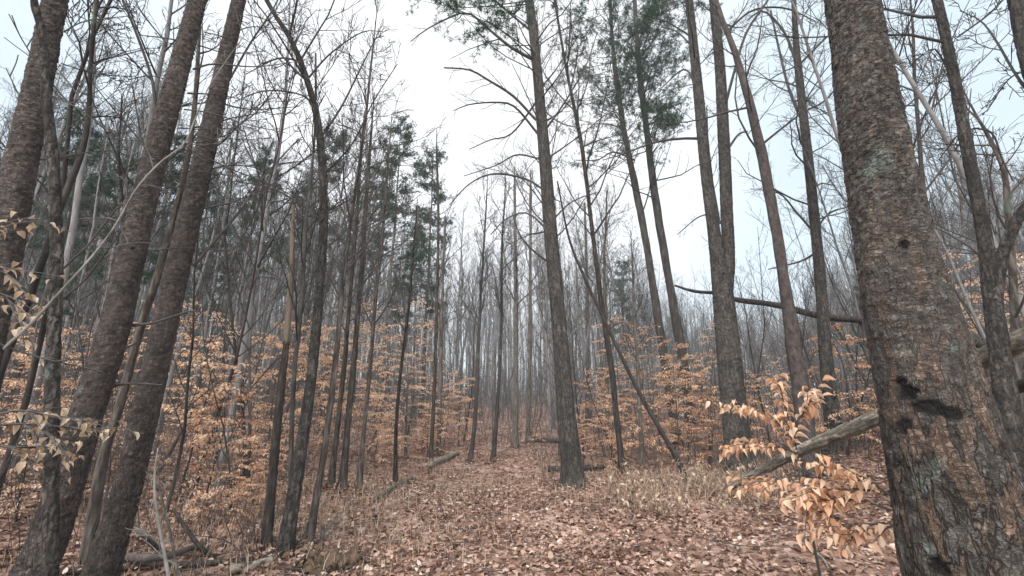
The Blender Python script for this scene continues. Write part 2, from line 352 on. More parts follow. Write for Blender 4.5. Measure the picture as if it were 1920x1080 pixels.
        sz = N(t, 'ShaderNodeSeparateXYZ'); L(tc.outputs['Object'], sz.inputs[0]); wz = N(t, 'ShaderNodeMapRange'); wz.inputs['From Min'].default_value = 2.6; wz.inputs['From Max'].default_value = 1.0; wz.inputs['To Min'].default_value = .25; L(sz.outputs[2], wz.inputs[0]); wz = wz.outputs[0]
        msk = mth('MULTIPLY_ADD', n3.outputs['Fac'], 2.0, -.45)
        vert = mth('MULTIPLY', mth('MAXIMUM', f1_, mth('MULTIPLY', f2_, .7)), wz)
        hor = mth('MULTIPLY', mth('MAXIMUM', h1_, mth('MULTIPLY', h2_, .6)), mth('SUBTRACT', 1.05, mth('MULTIPLY', wz, .45)))
        rim = mth('MAXIMUM', vert, mth('MULTIPLY', hor, .8)); rim = mth('MINIMUM', mth('MULTIPLY', rim, rimmax), 1.0)
        tone = mth('ADD', mth('MULTIPLY_ADD', fn2, 1.5, .25 - .75), mth('MULTIPLY_ADD', hn1, 1.5, .75 - .75)); tone = mth('MULTIPLY_ADD', hn2, .8, mth('SUBTRACT', tone, .4 - .5))
        vm = N(t, 'ShaderNodeVectorMath', operation='SCALE'); L(x1.outputs[2], vm.inputs[0]); L(tone, vm.inputs['Scale']); src = vm.outputs[0]
        if warm:
            ww = N(t, 'ShaderNodeMapRange'); ww.inputs['From Min'].default_value = .50; ww.inputs['From Max'].default_value = .60; L(fn1, ww.inputs[0])
            wx = N(t, 'ShaderNodeMix', data_type='RGBA'); L(mth('MULTIPLY', mth('MULTIPLY', ww.outputs[0], wz), .58), wx.inputs[0]); L(src, wx.inputs[6]); vw = N(t, 'ShaderNodeVectorMath', operation='SCALE'); vw.inputs[0].default_value = warm; L(tone, vw.inputs['Scale']); L(vw.outputs[0], wx.inputs[7]); src = wx.outputs[2]
        L(src, x2.inputs[6]); L(mth('MAXIMUM', rim, mth('MULTIPLY', c.outputs['Fac'], .8)), x2.inputs[0])
        hh = mth('SUBTRACT', mth('MULTIPLY_ADD', hn1, 1.2, mth('MULTIPLY', fn1, .8)), mth('MULTIPLY', rim, 1.1))
        b2 = N(t, 'ShaderNodeBump'); b2.inputs['Strength'].default_value = 1; b2.inputs['Distance'].default_value = .010; L(hh, b2.inputs['Height']); L(bp.outputs[0], b2.inputs['Normal']); L(b2.outputs[0], b.inputs['Normal'])
    return m
def mat_leaf(name, stops, translucent=0.35, obj_rand=0.25, patch=False):
    m = bpy.data.materials.new(name); m.use_nodes = True; t = m.node_tree; t.nodes.clear(); L = t.links.new
    o = N(t, 'ShaderNodeOutputMaterial'); g = N(t, 'ShaderNodeNewGeometry'); oi = N(t, 'ShaderNodeObjectInfo')
    ad = N(t, 'ShaderNodeMath', operation='MULTIPLY_ADD'); ad.inputs[1].default_value = obj_rand; L(oi.outputs['Random'], ad.inputs[0])
    ml = N(t, 'ShaderNodeMath', operation='MULTIPLY'); ml.inputs[1].default_value = 1 - obj_rand; L(g.outputs['Random Per Island'], ml.inputs[0]); L(ml.outputs[0], ad.inputs[2])
    if patch:
        tc = N(t, 'ShaderNodeTexCoord'); pn = N(t, 'ShaderNodeTexNoise'); pn.inputs['Scale'].default_value = 1.6; pn.inputs['Detail'].default_value = 4; L(tc.outputs['Object'], pn.inputs['Vector'])
        pa = N(t, 'ShaderNodeMath', operation='MULTIPLY_ADD'); pa.inputs[1].default_value = 1.1; pa.inputs[2].default_value = -.57; L(pn.outputs['Fac'], pa.inputs[0])
        pb = N(t, 'ShaderNodeMath', operation='ADD'); L(pa.outputs[0], pb.inputs[0]); L(ad.outputs[0], pb.inputs[1]); ad = pb
    r = ramp(t, stops); L(ad.outputs[0], r.inputs[0])
    d = N(t, 'ShaderNodeBsdfDiffuse'); tr = N(t, 'ShaderNodeBsdfTranslucent'); mx = N(t, 'ShaderNodeMixShader'); mx.inputs[0].default_value = translucent
    L(r.outputs[0], d.inputs[0]); L(r.outputs[0], tr.inputs[0]); L(d.outputs[0], mx.inputs[1]); L(tr.outputs[0], mx.inputs[2]); L(mx.outputs[0], o.inputs[0])
    return m
M = {}
M['pine_big'] = mat_plates('pine_bark_large', [(0.0, (.052, .043, .038)), (.25, (.078, .066, .058)), (.45, (.105, .089, .078)), (.62, (.122, .096, .078)), (.8, (.122, .108, .097)), (1, (.19, .172, .155))], (.020, .015, .012), lichen_col=(.12, .14, .12), lich=.60, warm=(.185, .106, .066), rimmax=1.25, furrow=(22, 5.5, .055, 20, 34, .055))
M['pine_flaky'] = mat_plates('pine_bark_flaky', [(0.0, (.050, .040, .035)), (.35, (.098, .076, .066)), (.6, (.14, .110, .095)), (.85, (.20, .165, .145)), (1, (.28, .245, .22))], (.016, .012, .010), lich=.68, furrow=(34, 9, .045, 26, 44, .050))
M['ridged'] = mat_plates('ridged_bark', [(0.0, (.048, .040, .035)), (.4, (.108, .090, .078)), (.7, (.155, .135, .119)), (1, (.25, .225, .20))], (.016, .014, .012), lich=.66, fine=(42, 7, .12))
M['greybark'] = mat_bark('grey_bark', [(.25, (.025, .020, .018)), (.5, (.072, .059, .052)), (.75, (.18, .155, .138))], lichen=.15)
M['darkbark'] = mat_bark('dark_bark', [(.3, (.023, .018, .015)), (.5, (.070, .054, .045)), (.68, (.18, .148, .127))], sx=30, sz=5, lichen=.2)
M['blackbark'] = mat_bark('blackened_bark', [(.25, (.014, .011, .010)), (.55, (.036, .029, .026)), (.9, (.075, .062, .055))], sx=24, sz=5)
M['mossbark'] = mat_bark('mossy_bark', [(.25, (.035, .033, .028)), (.5, (.085, .080, .066)), (.8, (.17, .165, .145))], lichen=1.2, moss=(.10, .105, .085))
M['smoothbark'] = mat_bark('smooth_pale_bark', [(.3, (.08, .068, .06)), (.5, (.19, .165, .145)), (.7, (.33, .30, .27))], sx=24, sz=12, bump=.5, lichen=.4)
M['reddish'] = mat_bark('reddish_bark', [(.25, (.045, .033, .030)), (.5, (.105, .080, .072)), (.8, (.18, .145, .13))], sx=16, sz=9, lichen=.1)
M['snag'] = mat_bark('stripped_wood', [(.2, (.10, .075, .055)), (.5, (.22, .165, .12)), (.8, (.34, .28, .22))], sx=25, sz=1.6, bump=.4)
M['log'] = mat_bark('weathered_log', [(.36, (.05, .042, .035)), (.45, (.26, .21, .165)), (.7, (.50, .43, .34))], sx=9, sz=9, bump=.9, dist=.03, lichen=.3)
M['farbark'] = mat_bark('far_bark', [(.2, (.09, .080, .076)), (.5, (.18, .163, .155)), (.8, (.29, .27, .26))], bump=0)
M['twig'] = mat_bark('twigs', [(.2, (.038, .032, .030)), (.5, (.078, .068, .063)), (.8, (.14, .126, .118))], bump=0)
M['beech'] = mat_leaf('beech_leaves', [(0, (.42, .195, .105)), (.2, (.68, .385, .235)), (.5, (.82, .53, .35)), (.8, (.87, .65, .48)), (1, (.89, .77, .64))], .4, .35)
M['pale_beech'] = mat_leaf('pale_beech_leaves', [(0, (.34, .22, .14)), (.4, (.58, .43, .30)), (.8, (.70, .57, .43)), (1, (.80, .71, .60))], .35, .1)
M['litter'] = mat_leaf('fallen_leaves', [(0, (.085, .047, .034)), (.25, (.185, .104, .074)), (.5, (.315, .190, .140)), (.78, (.42, .268, .205)), (.93, (.50, .35, .28)), (1, (.60, .46, .38))], .1, 0, True)
M['needle'] = mat_leaf('pine_needles', [(0, (.024, .046, .028)), (.5, (.045, .082, .047)), (1, (.085, .135, .075))], .25, .2)
M['grass'] = mat_leaf('dry_grass', [(0, (.24, .15, .10)), (.5, (.46, .33, .24)), (1, (.68, .54, .42))], .3, 0)
M['darklog'] = mat_bark('mossy_log', [(.35, (.045, .036, .03)), (.5, (.14, .115, .09)), (.62, (.34, .29, .23))], sx=22, sz=22, bump=.9, lichen=.9, moss=(.085, .095, .06))
M['rot'] = mat_bark('rotten_wood', [(.3, (.018, .012, .009)), (.5, (.055, .034, .024)), (.72, (.14, .09, .06))], sx=14, sz=14, bump=1, dist=.03)
M['oldlog'] = mat_plates('weathered_old_log', [(0.0, (.06, .048, .038)), (.3, (.15, .122, .096)), (.5, (.30, .25, .20)), (.8, (.44, .385, .315)), (1, (.55, .49, .42))], (.03, .024, .02), lich=.60)
def mat_ground():
    m, t, b = mat_new('leaf_covered_soil'); L = t.links.new
    g = N(t, 'ShaderNodeTexCoord'); v = N(t, 'ShaderNodeTexVoronoi'); v.inputs['Scale'].default_value = 13; v.inputs['Randomness'].default_value = 1; L(g.outputs['Object'], v.inputs['Vector'])
    sp = N(t, 'ShaderNodeSeparateColor'); L(v.outputs['Color'], sp.inputs[0])
    n = N(t, 'ShaderNodeTexNoise'); n.inputs['Scale'].default_value = .5; n.inputs['Detail'].default_value = 4; L(g.outputs['Object'], n.inputs['Vector'])
    a = N(t, 'ShaderNodeMath', operation='MULTIPLY_ADD'); a.inputs[1].default_value = .6; L(sp.outputs[0], a.inputs[0]); L(n.outputs['Fac'], a.inputs[2])
    a2 = N(t, 'ShaderNodeMath', operation='SUBTRACT'); a2.inputs[1].default_value = .25; L(a.outputs[0], a2.inputs[0])
    r = ramp(t, [(0, (.045, .024, .018)), (.3, (.13, .070, .052)), (.55, (.23, .135, .10)), (.8, (.33, .21, .165)), (1, (.45, .33, .27))]); L(a2.outputs[0], r.inputs[0])
    L(r.outputs[0], b.inputs['Base Color']); b.inputs['Roughness'].default_value = 1; b.inputs['Specular IOR Level'].default_value = .1
    bp = N(t, 'ShaderNodeBump'); bp.inputs['Strength'].default_value = .8; bp.inputs['Distance'].default_value = .03; L(v.outputs['Distance'], bp.inputs['Height']); L(bp.outputs[0], b.inputs['Normal'])
    return m
M['ground'] = mat_ground()

# ------------------------------------------------------------------ ground
def axis(lo, hi, fine_lo, fine_hi, step):
    a = list(np.arange(fine_lo, fine_hi, step)); s = step; x = fine_hi
    while x < hi: a.append(x); s *= 1.12; x += s
    a.append(hi); s = step; x = fine_lo - step; b = []
    while x > lo: b.append(x); s *= 1.12; x -= s
    return np.array(([lo] + b[::-1]) + a)
gx = axis(-600, 600, -9, 9, .12); gy = axis(-60, 900, -1, 16, .12)
X, Y = np.meshgrid(gx, gy); Z = H(X, Y) + 0.012 * np.sin(X * 9 + Y * 4) * np.sin(Y * 8 - X * 3)
nx, ny = len(gx), len(gy); ii = (np.arange(ny - 1)[:, None] * nx + np.arange(nx - 1)[None, :]).ravel()
me = mesh_np('ground', np.stack([X.ravel(), Y.ravel(), Z.ravel()], 1), [np.stack([ii, ii + 1, ii + nx + 1, ii + nx], 1)], M['ground'])
tag(obj('ground', me), None, None, kind='structure')

# fallen leaves, one carpet nobody could count
def scatter(n, dmin, dmax, rg, p=1.0):
    u = rg.random(n); d = (dmin ** (2 - p) + u * (dmax ** (2 - p) - dmin ** (2 - p))) ** (1 / (2 - p))
    px = rg.uniform(-500, 2420, n); t = (px - 960) / F
    # flat-frustum: depth along +Y
    return d * t, d
lr = np.random.default_rng(3)
xs, ys = [], []
for n, a, b_, p in ((65000, 1.0, 8.0, .6), (80000, 8, 20, .6), (50000, 20, 50, 1.0)):
    x, y = scatter(n, a, b_, lr, p); xs.append(x); ys.append(y)
x = np.concatenate(xs); y = np.concatenate(ys)
keep = np.sin(x * 2.1 + np.sin(y * 1.7) * 2) * np.sin(y * 2.3 + 1) + lr.normal(0, .8, len(x)) > -1.1
x, y = x[keep], y[keep]; m = len(x)
pos = np.stack([x, y, H(x, y) + lr.uniform(.004, .035, m)], 1)
az = lr.uniform(0, 2 * math.pi, m); D = np.stack([np.cos(az), np.sin(az), lr.normal(0, .28, m)], 1)
Nn = np.stack([lr.normal(0, .33, m), lr.normal(0, .33, m), np.ones(m)], 1)
size = .028 + .058 * lr.random(m) ** 1.4 * np.clip(y / 14, 1, 2.0)
V, Fs = leaves_np(pos, D, Nn, size, 1.15, lr.uniform(-.6, 1.3, m))
tag(obj('leaf_litter', mesh_np('leaf_litter', V, Fs, M['litter'], smooth=False)), 'brown fallen leaves carpeting the path and the forest floor', 'leaves', kind='stuff')

tw = []
for _ in range(1500):
    d = 2.5 + lr.random() * 16; px = lr.uniform(-200, 2100); xx = (px - 960) / F * d; a = lr.uniform(0, 6.28); L = lr.uniform(.12, .7)
    n_ = 5; ts = np.linspace(0, L, n_); xs_ = xx + np.cos(a) * ts + lr.normal(0, .015, n_); ys_ = d + np.sin(a) * ts + lr.normal(0, .015, n_)
    tw.append((np.stack([xs_, ys_, H(xs_, ys_) + .035 + lr.uniform(-.01, .03, n_)], 1), np.linspace(1, .5, n_) * lr.uniform(.002, .006)))
TWIGS_DOWN = tw
# dry grass along the path margins
def blades(x, y, hgt, lean, w, rg):
    m = len(x); z = H(x, y); az = rg.uniform(0, 6.28, m); dx, dy = np.cos(az), np.sin(az)
    base = np.stack([x, y, z - .01], 1); S = np.stack([-dy, dx, np.zeros(m)], 1) * w
    k1 = base + np.stack([dx * lean * .3, dy * lean * .3, hgt * .6], 1); k2 = base + np.stack([dx * lean, dy * lean, hgt], 1)
    V = np.stack([base - S, base + S, k1 + S * .8, k1 - S * .8, k2], 1).reshape(-1, 3); o = np.arange(m)[:, None] * 5
    return V, [o + np.array([0, 1, 2, 3]), o + np.array([3, 2, 4])]
gr = np.random.default_rng(5); gxs, gys = [], []
for (px, py, sx, sy, n) in ((520, 1000, 1.0, .9, 2200), (680, 940, .9, 1.0, 1500), (600, 970, 1.2, .8, 1500), (1150, 905, 1.3, .7, 1300), (1330, 900, 1.3, .6, 2200), (1250, 930, .8, .4, 1200),
                            (420, 1010, .8, .6, 900), (780, 900, 1.4, 1.0, 1200), (1000, 870, 1.6, 1.0, 900)):
    n = int(n * .6); h = ground_hit(px, py); gxs.append(h[0] + gr.normal(0, sx, n)); gys.append(h[1] + gr.normal(0, sy, n))
x = np.concatenate(gxs); y = np.concatenate(gys); m = len(x)
V, Fs = blades(x, y, gr.uniform(.05, .22, m), gr.uniform(.02, .15, m), .003, gr)
tag(obj('dry_grass', mesh_np('dry_grass', V, Fs, M['grass'])), 'thin dry tan grass along both edges of the leafy path', 'grass', kind='stuff')

tag(obj('fallen_twigs', tube_mesh('fallen_twigs', TWIGS_DOWN, M['twig'], 4)), 'small broken twigs strewn over the leaf litter', 'twigs', kind='stuff')
# ------------------------------------------------------------------ barked trunks with real plates
def hash2(i, j, s):
    v = np.sin(i * 127.1 + j * 311.7 + s * 74.7) * 43758.5453
    return v - np.floor(v)
def cells(U, Vv, ncu, seed):
    U = U + .18 * np.sin(Vv * 2.1 + 1.3 * np.sin(U * 1.1)); Vv = Vv + .22 * np.sin(U * 1.7 + seed) + .15 * np.sin(U * 3.9 + Vv)
    iu, iv = np.floor(U), np.floor(Vv); f1 = np.full(U.shape, 9.); f2 = np.full(U.shape, 9.); idn = np.zeros(U.shape); lx = np.zeros(U.shape); ly = np.zeros(U.shape)
    for a in (-1, 0, 1):
        for b_ in (-1, 0, 1):
            ci, cj = iu + a, iv + b_; w = np.mod(ci, ncu)
            cx = ci + .5 + .8 * (hash2(w, cj, seed) - .5); cy = cj + .5 + .8 * (hash2(w, cj, seed + 3) - .5)
            d = np.maximum(np.abs(U - cx), np.abs(Vv - cy)) * .55 + np.hypot(U - cx, Vv - cy) * .45
            nr = d < f1; f2 = np.where(nr, f1, np.minimum(f2, d)); idn = np.where(nr, hash2(w, cj, seed + 9), idn)
            lx = np.where(nr, U - cx, lx); ly = np.where(nr, Vv - cy, ly); f1 = np.where(nr, d, f1)
    return f1, f2, idn, lx, ly
STY = {'plates': (.040, .200, .0090, .22, .032, .0040), 'flaky': (.038, .100, .0035, .16, .026, .0042), 'ridges': (.024, .24, .0075, .30, .06, .0022)}
def bark_trunk(name, P, R, mat, style, seed, step=.012, kmax=200, flare=.5, scars=(), base=None, stretch=1.0):
    cw, ch, dep, cwid, fl, fd = STY[style]; cw *= stretch; ch *= stretch; dep *= stretch; fl *= stretch; fd *= stretch
    L = np.linalg.norm(np.diff(P, axis=0), axis=1).sum(); n = int(min(1100, max(40, L / step)))
    P, R = smooth_poly(P, R, n); s = np.linspace(0, L, n)
    k = int(min(kmax, max(16, 2 * math.pi * R.mean() / step)))
    T = np.gradient(P, axis=0); T /= np.linalg.norm(T, axis=1, keepdims=True)
    A = np.cross(T, [0, 1., 0]); A /= np.linalg.norm(A, axis=1, keepdims=True); B = np.cross(T, A)
    th = np.arange(k) / k * 2 * math.pi; TH, S = np.meshgrid(th, s)
    ncu = max(5, round(2 * math.pi * R.mean() / cw))
    rm = R.mean(); q3 = np.stack([np.cos(TH) * rm, np.sin(TH) * rm, S], -1); rw = np.random.default_rng(seed)
    def fb(freqs, per=5):
        o = np.zeros(TH.shape)
        for fq, am in freqs:
            for _ in range(per):
                kv = unit(rw.normal(0, 1, 3)) * fq; o += am / per ** .5 * np.sin(q3 @ kv + rw.uniform(0, 6.28))
        return o
    FQ = [(9, 1), (20, .7), (45, .5), (100, .32), (190, .2)]
    wu, wv = fb(FQ), fb(FQ); rag = fb([(60, 1), (130, .7), (260, .5)])
    U0, V0 = TH / (2 * math.pi) * ncu, S / ch
    f1, f2, idn, lx, ly = cells(U0 + .22 * wu, V0 + .22 * wv, ncu, seed)
    edge = np.clip((f2 - f1) / (cwid * (1 + .5 * rag)).clip(.04), 0, 1); crack = (1 - edge) ** 1.4 * (.55 if style == 'plates' else .6 if style == 'flaky' else .85)
    g1, g2, id2, gx_, gy_ = cells(U0 * 2 + .45 * wv, S / fl + .45 * wu, ncu * 2, seed + 5)
    e2 = np.clip((g2 - g1) / .10, 0, 1)
    hgt = dep * (edge ** .35 - .6 + .35 * (idn - .5)) + fd * ((id2 - .5) * 1.3 - gy_ * .9 + .35 * e2) + dep * .10 * rag
    idn = np.clip(.45 * idn + .55 * id2 + .06 * rag, 0, 1); crack = np.clip(crack + (1 - e2) * .28, 0, 1)
    RR = R[:, None] * (1 + .035 * np.sin(2 * TH + S * 1.1 + seed) + .02 * np.sin(3 * TH - S * 2.3))
    RR = RR + R[:, None] * flare * np.exp(-S / .22) * (.6 + .4 * np.sin(5 * TH + seed)) + hgt
    V = P[:, None, :] + RR[..., None] * (A[:, None, :] * np.cos(TH)[..., None] + B[:, None, :] * np.sin(TH)[..., None])
    scar = np.zeros(TH.shape); radial = A[:, None, :] * np.cos(TH)[..., None] + B[:, None, :] * np.sin(TH)[..., None]
    for (c, rwd, rh, dp) in scars:
        q = V - c; dz = q @ unit(P[-1] - P[0]); dl = np.sqrt(np.maximum(0, (q ** 2).sum(-1) - dz ** 2))
        e = np.hypot(dl / rwd, dz / rh) + .30 * rag + .22 * wu + .25 * (idn - .5)
        w = np.clip((1.15 - e) / .3, 0, 1); scar = np.maximum(scar, w)
        V = V - radial * (w * dp * (1 + .6 * np.sin(S * 90 + TH * 25)))[..., None]
        rim = np.clip(1 - np.abs(e - 1.25) / .25, 0, 1); V = V + radial * (rim * dp * .35)[..., None]
    V = V.reshape(-1, 3)
    if base is not None: V = V - base
    i = np.arange(n - 1)[:, None] * k; j = np.arange(k)[None]; j2 = (j + 1) % k
    Fq = np.stack([i + j, i + j2, i + j2 + k, i + j + k], -1).reshape(-1, 4)
    return mesh_np(name, V, [Fq], mat, {'plate': idn.ravel(), 'crack': crack.ravel(), 'scar': scar.ravel()}), P, R
def plain_trunk(name, P, R, mat, seed, base, k=10, n=60, flare=.45):
    P, R = smooth_poly(P, R, n); L = np.linalg.norm(np.diff(P, axis=0), axis=1).sum(); s = np.linspace(0, L, n)
    T = np.gradient(P, axis=0); T /= np.linalg.norm(T, axis=1, keepdims=True)
    ref = np.array([0, 1., 0]) if abs(unit(P[-1] - P[0])[2]) > .5 else np.array([0, 0, 1.])
    A = np.cross(T, ref); A /= np.linalg.norm(A, axis=1, keepdims=True); B = np.cross(T, A)
    th = np.arange(k) / k * 2 * math.pi; TH, S = np.meshgrid(th, s); rg = np.random.default_rng(seed)
    RR = R[:, None] * (1 + .08 * np.sin(2 * TH + S * 1.3 + seed) + .05 * np.sin(3 * TH - S * 4.3) + rg.normal(0, .035, TH.shape))
    RR = RR + R[:, None] * flare * np.exp(-S / .2) * (.6 + .4 * np.sin(4 * TH + seed))
    V = P[:, None, :] + RR[..., None] * (A[:, None, :] * np.cos(TH)[..., None] + B[:, None, :] * np.sin(TH)[..., None])
    V = V.reshape(-1, 3) - base
    i = np.arange(n - 1)[:, None] * k; j = np.arange(k)[None]; j2 = (j + 1) % k
    caps = [np.array([list(range(k))[::-1]]), np.array([[(n - 1) * k + q for q in range(k)]])]
    return mesh_np(name, V, [np.stack([i + j, i + j2, i + j2 + k, i + j + k], -1).reshape(-1, 4)] + caps, mat), P, R

TREE_SEED = [100]; BASES = []
def tree(name, label, cat, pix, mat, style=None, dist=None, ext=4.0, spec=None, step=.012, group=None, branches=(), twigmat='twig',
         scars=(), flare=.45, kmax=160, stems=(), branch_spec=None, stretch=1.0, crown_start=None, needles_at=None, stemmat=None, wmul=1.0):
    pix = [(a, b_, w * wmul) for a, b_, w in pix]
    """pix: [(x, y, width_px)] from the foot up. branches: [[(x,y,w)..., depth offset]]"""
    TREE_SEED[0] += 1; seed = TREE_SEED[0]; rg = np.random.default_rng(seed)
    pl = Plane(pix[0][0], pix[0][1], dist)
    P = [pl.pt(a, b_) for a, b_, _ in pix]; R = [pl.rad(w) for *_, w in pix]
    # carry the foot down to the soil
    d = unit(P[0] - P[1]); d = unit(np.array([d[0] * .6, d[1] * .6, min(d[2], -.5)])); p = P[0].copy(); k = 0
    while p[2] > H(p[0], p[1]) - .06 and k < 400: p = p + d * .02; k += 1
    if k > 4: P.insert(0, p); R.insert(0, R[0] * 1.04)
    base = np.array([P[0][0], P[0][1], float(H(P[0][0], P[0][1]))])
    if ext:
        d = unit(P[-1] - P[-2]); r = R[-1]
        for q in range(3):
            d = unit(d + np.array([0, 0, .25])); P.append(P[-1] + d * ext / 3); r *= .72; R.append(r)
    P = np.array(P); R = np.array(R)
    BASES.append((base[0], base[1], R[0]))
    root = thing(name, label, cat, base, group)
    if style: me, PP, RR = bark_trunk('trunk', P, R, M[mat], style, seed, step, kmax, flare, [(pl.pt(a, b_, -pl.rad(w0) ), pl.rad(w), pl.rad(h), pl.rad(dp)) for a, b_, w0, w, h, dp in scars], base, stretch)
    else: me, PP, RR = plain_trunk('trunk', P, R, M[mat], seed, base, k=10 if R[0] < .15 else 16, n=70, flare=flare)
    obj('trunk', me, root)
    for st in stems:
        Ps = np.array([pl.pt(a, b_) for a, b_, _ in st]); Rs = np.array([pl.rad(w) for *_, w in st])
        d = unit(Ps[-1] - Ps[-2]); 
        if ext:
            for q in range(3): d = unit(d + np.array([0, 0, .2])); Ps = np.vstack([Ps, Ps[-1] + d * ext / 3]); Rs = np.append(Rs, Rs[-1] * .72)
        if style: me, P2, R2 = bark_trunk('stem', Ps, Rs, M[mat], style, seed + 5, step, kmax, 0, (), base, stretch)
        else: me, P2, R2 = plain_trunk('stem', Ps, Rs, M[stemmat or mat], seed + 5, base, flare=0)
        obj('stem', me, root)
        if spec and ext:
            tw = []; grow(tw, P2, R2, rg, 0, [(max(4, spec[0][0] // 2), *spec[0][1:])] + list(spec[1:]))
            obj('crown', tube_mesh('crown', tw, M[twigmat], 4, base), root)
    for br in branches:
        off = 0.0; br = list(br)
        if not isinstance(br[-1], tuple): off = br.pop()
        Pb = np.array([pl.pt(q[0], q[1], off * i / (len(br) - 1)) for i, q in enumerate(br)]); Rb = np.array([max(pl.rad(q[2]), .003) for q in br])
        Pb, Rb = smooth_poly(Pb, Rb, 14)
        tw = [(Pb, Rb)]; bs = branch_spec if branch_spec is not None else [(7, .25, .2, .45, 45, .03, .14, 6), (4, .2, .3, .6, 40, .02, .16, 4)]
        out_ = []; grow(out_, Pb, Rb, rg, 0, bs)
        obj('branch', tube_mesh('branch', tw + out_, M[twigmat], 5, base), root)
    if spec:
        tw = []; sp = list(spec)
        if crown_start is not None: sp[0] = (sp[0][0], crown_start, *sp[0][2:])
        grow(tw, PP, RR, rg, 0, sp)
        obj('crown', tube_mesh('crown', tw, M[twigmat], 4, base), root)
    if needles_at:
        pts = []
        tws = []
        for (a, b_, sx, sy, cnt) in needles_at:
            for _ in range(cnt):
                c = pl.pt(a + rg.normal(0, sx), b_ + rg.normal(0, sy), rg.normal(0, 1.0))
                # spur from the nearest point of the trunk
                i = int(np.argmin(np.linalg.norm(PP - c, axis=1))); i = max(0, i - 3)
                tp, tr_ = smooth_poly([PP[i], (PP[i] + c) / 2 + rg.normal(0, .12, 3), c], [.018, .011, .005], 6); tws.append((tp, tr_))
                for _k in range(7):
                    e, er = limb(tp[rg.integers(3, 6)], rg.normal(0, 1, 3) * np.array([1, 1, .35]) + unit(c - PP[i]) * .6, rg.uniform(.25, .6), .005, .003, 4, rg, .2, .06); tws.append((e, er))
                    pts.append(e[1:].repeat(3, axis=0) + rg.normal(0, .045, (9, 3)))
        V, Fs = needles(np.concatenate(pts), rg, 13, .11, .009)
        fo = obj('foliage', mesh_np('foliage', V - base, Fs, M['needle']), root)
        obj('crown', tube_mesh('crown', tws, M[twigmat], 4, base), root)
    return root, pl

# ---- the big pines
tree('pine_tree', 'massive plated pine trunk with charred black wounds, nearest tree on the right', 'pine tree',
     [(1832, 1080, 250), (1800, 960, 228), (1750, 760, 200), (1692, 540, 166), (1662, 400, 150), (1627, 200, 141), (1597, 0, 126)],
     'pine_big', 'plates', dist=2.55, ext=7, step=.0065, kmax=230, flare=.15,
     spec=[(8, .8, .12, .2, 70, .0, .16, 6), (5, .2, .3, .6, 45, .05, .18, 5), (4, .15, .3, .6, 42, .04, .18, 4)],
     scars=[(1735, 762, 190, 62, 32, 7), (1700, 738, 190, 38, 44, 13), (1790, 776, 195, 34, 26, 9), (1688, 790, 190, 34, 28, 5), (1693, 458, 150, 17, 20, 10), (1653, 333, 145, 8, 7, 5), (1762, 1062, 230, 36, 34, 14), (1690, 800, 190, 16, 40, 4), (1800, 765, 200, 24, 16, 5), (1640, 236, 140, 7, 7, 4)])
PINE1, plB1 = tree('pine_tree', 'leaning dark pine trunk with many dead side stubs, left of the other leaning pine', 'pine tree',
     [(40, 1120, 78), (95, 1000, 72), (155, 800, 68), (213, 620, 67), (246, 480, 63), (290, 300, 56), (330, 150, 51), (370, 0, 46)],
     'pine_flaky', 'flaky', dist=3.9, ext=6, step=.009, flare=.2, kmax=180,
     scars=[(215, 655, 80, 12, 8, 5), (205, 725, 84, 9, 8, 5), (250, 465, 70, 9, 8, 5)],
     branches=[[(382, 60, 4), (420, 70, 3), (460, 90, 2), .2], [(372, 85, 5), (430, 100, 4), (500, 95, 2), .3], [(362, 130, 7), (400, 120, 6), (480, 125, 4), (560, 115, 2), -.3],
               [(352, 175, 6), (410, 178, 4), (480, 192, 2), .2], [(345, 205, 5), (400, 213, 4), (470, 235, 3), (540, 250, 2), -.4], [(335, 240, 4), (390, 243, 3), (450, 240, 2), .3],
               [(338, 270, 5), (380, 292, 5), (440, 320, 4), (520, 352, 4), (600, 400, 3), (660, 440, 3), (712, 490, 2), -.5],
               [(330, 325, 5), (370, 322, 4), (450, 332, 3), .2], [(312, 352, 5), (350, 350, 3), (385, 352, 2), .2], [(292, 470, 6), (340, 465, 4), (420, 470, 3), (470, 478, 2), .2],
               [(250, 610, 10), (290, 605, 8), (350, 585, 5), (372, 583, 3), -.3], [(215, 723, 9), (250, 719, 6), (305, 722, 4), -.2], [(230, 655, 5), (270, 640, 4), (300, 650, 2), .1],
               [(292, 215, 9), (285, 150, 9), (262, 80, 8), (228, -5, 7), (200, -60, 5), .2], [(330, 75, 5), (300, 70, 4), (262, 66, 2), .1], [(315, 150, 4), (280, 142, 3), (240, 150, 2), .1]],
     branch_spec=[(3, .4, .12, .3, 45, .0, .14, 5), (2, .2, .3, .6, 40, .0, .16, 4)],
     spec=[(9, .8, .12, .2, 75, .0, .16, 6), (6, .2, .3, .6, 45, .05, .18, 5), (4, .15, .3, .6, 42, .04, .18, 4)])
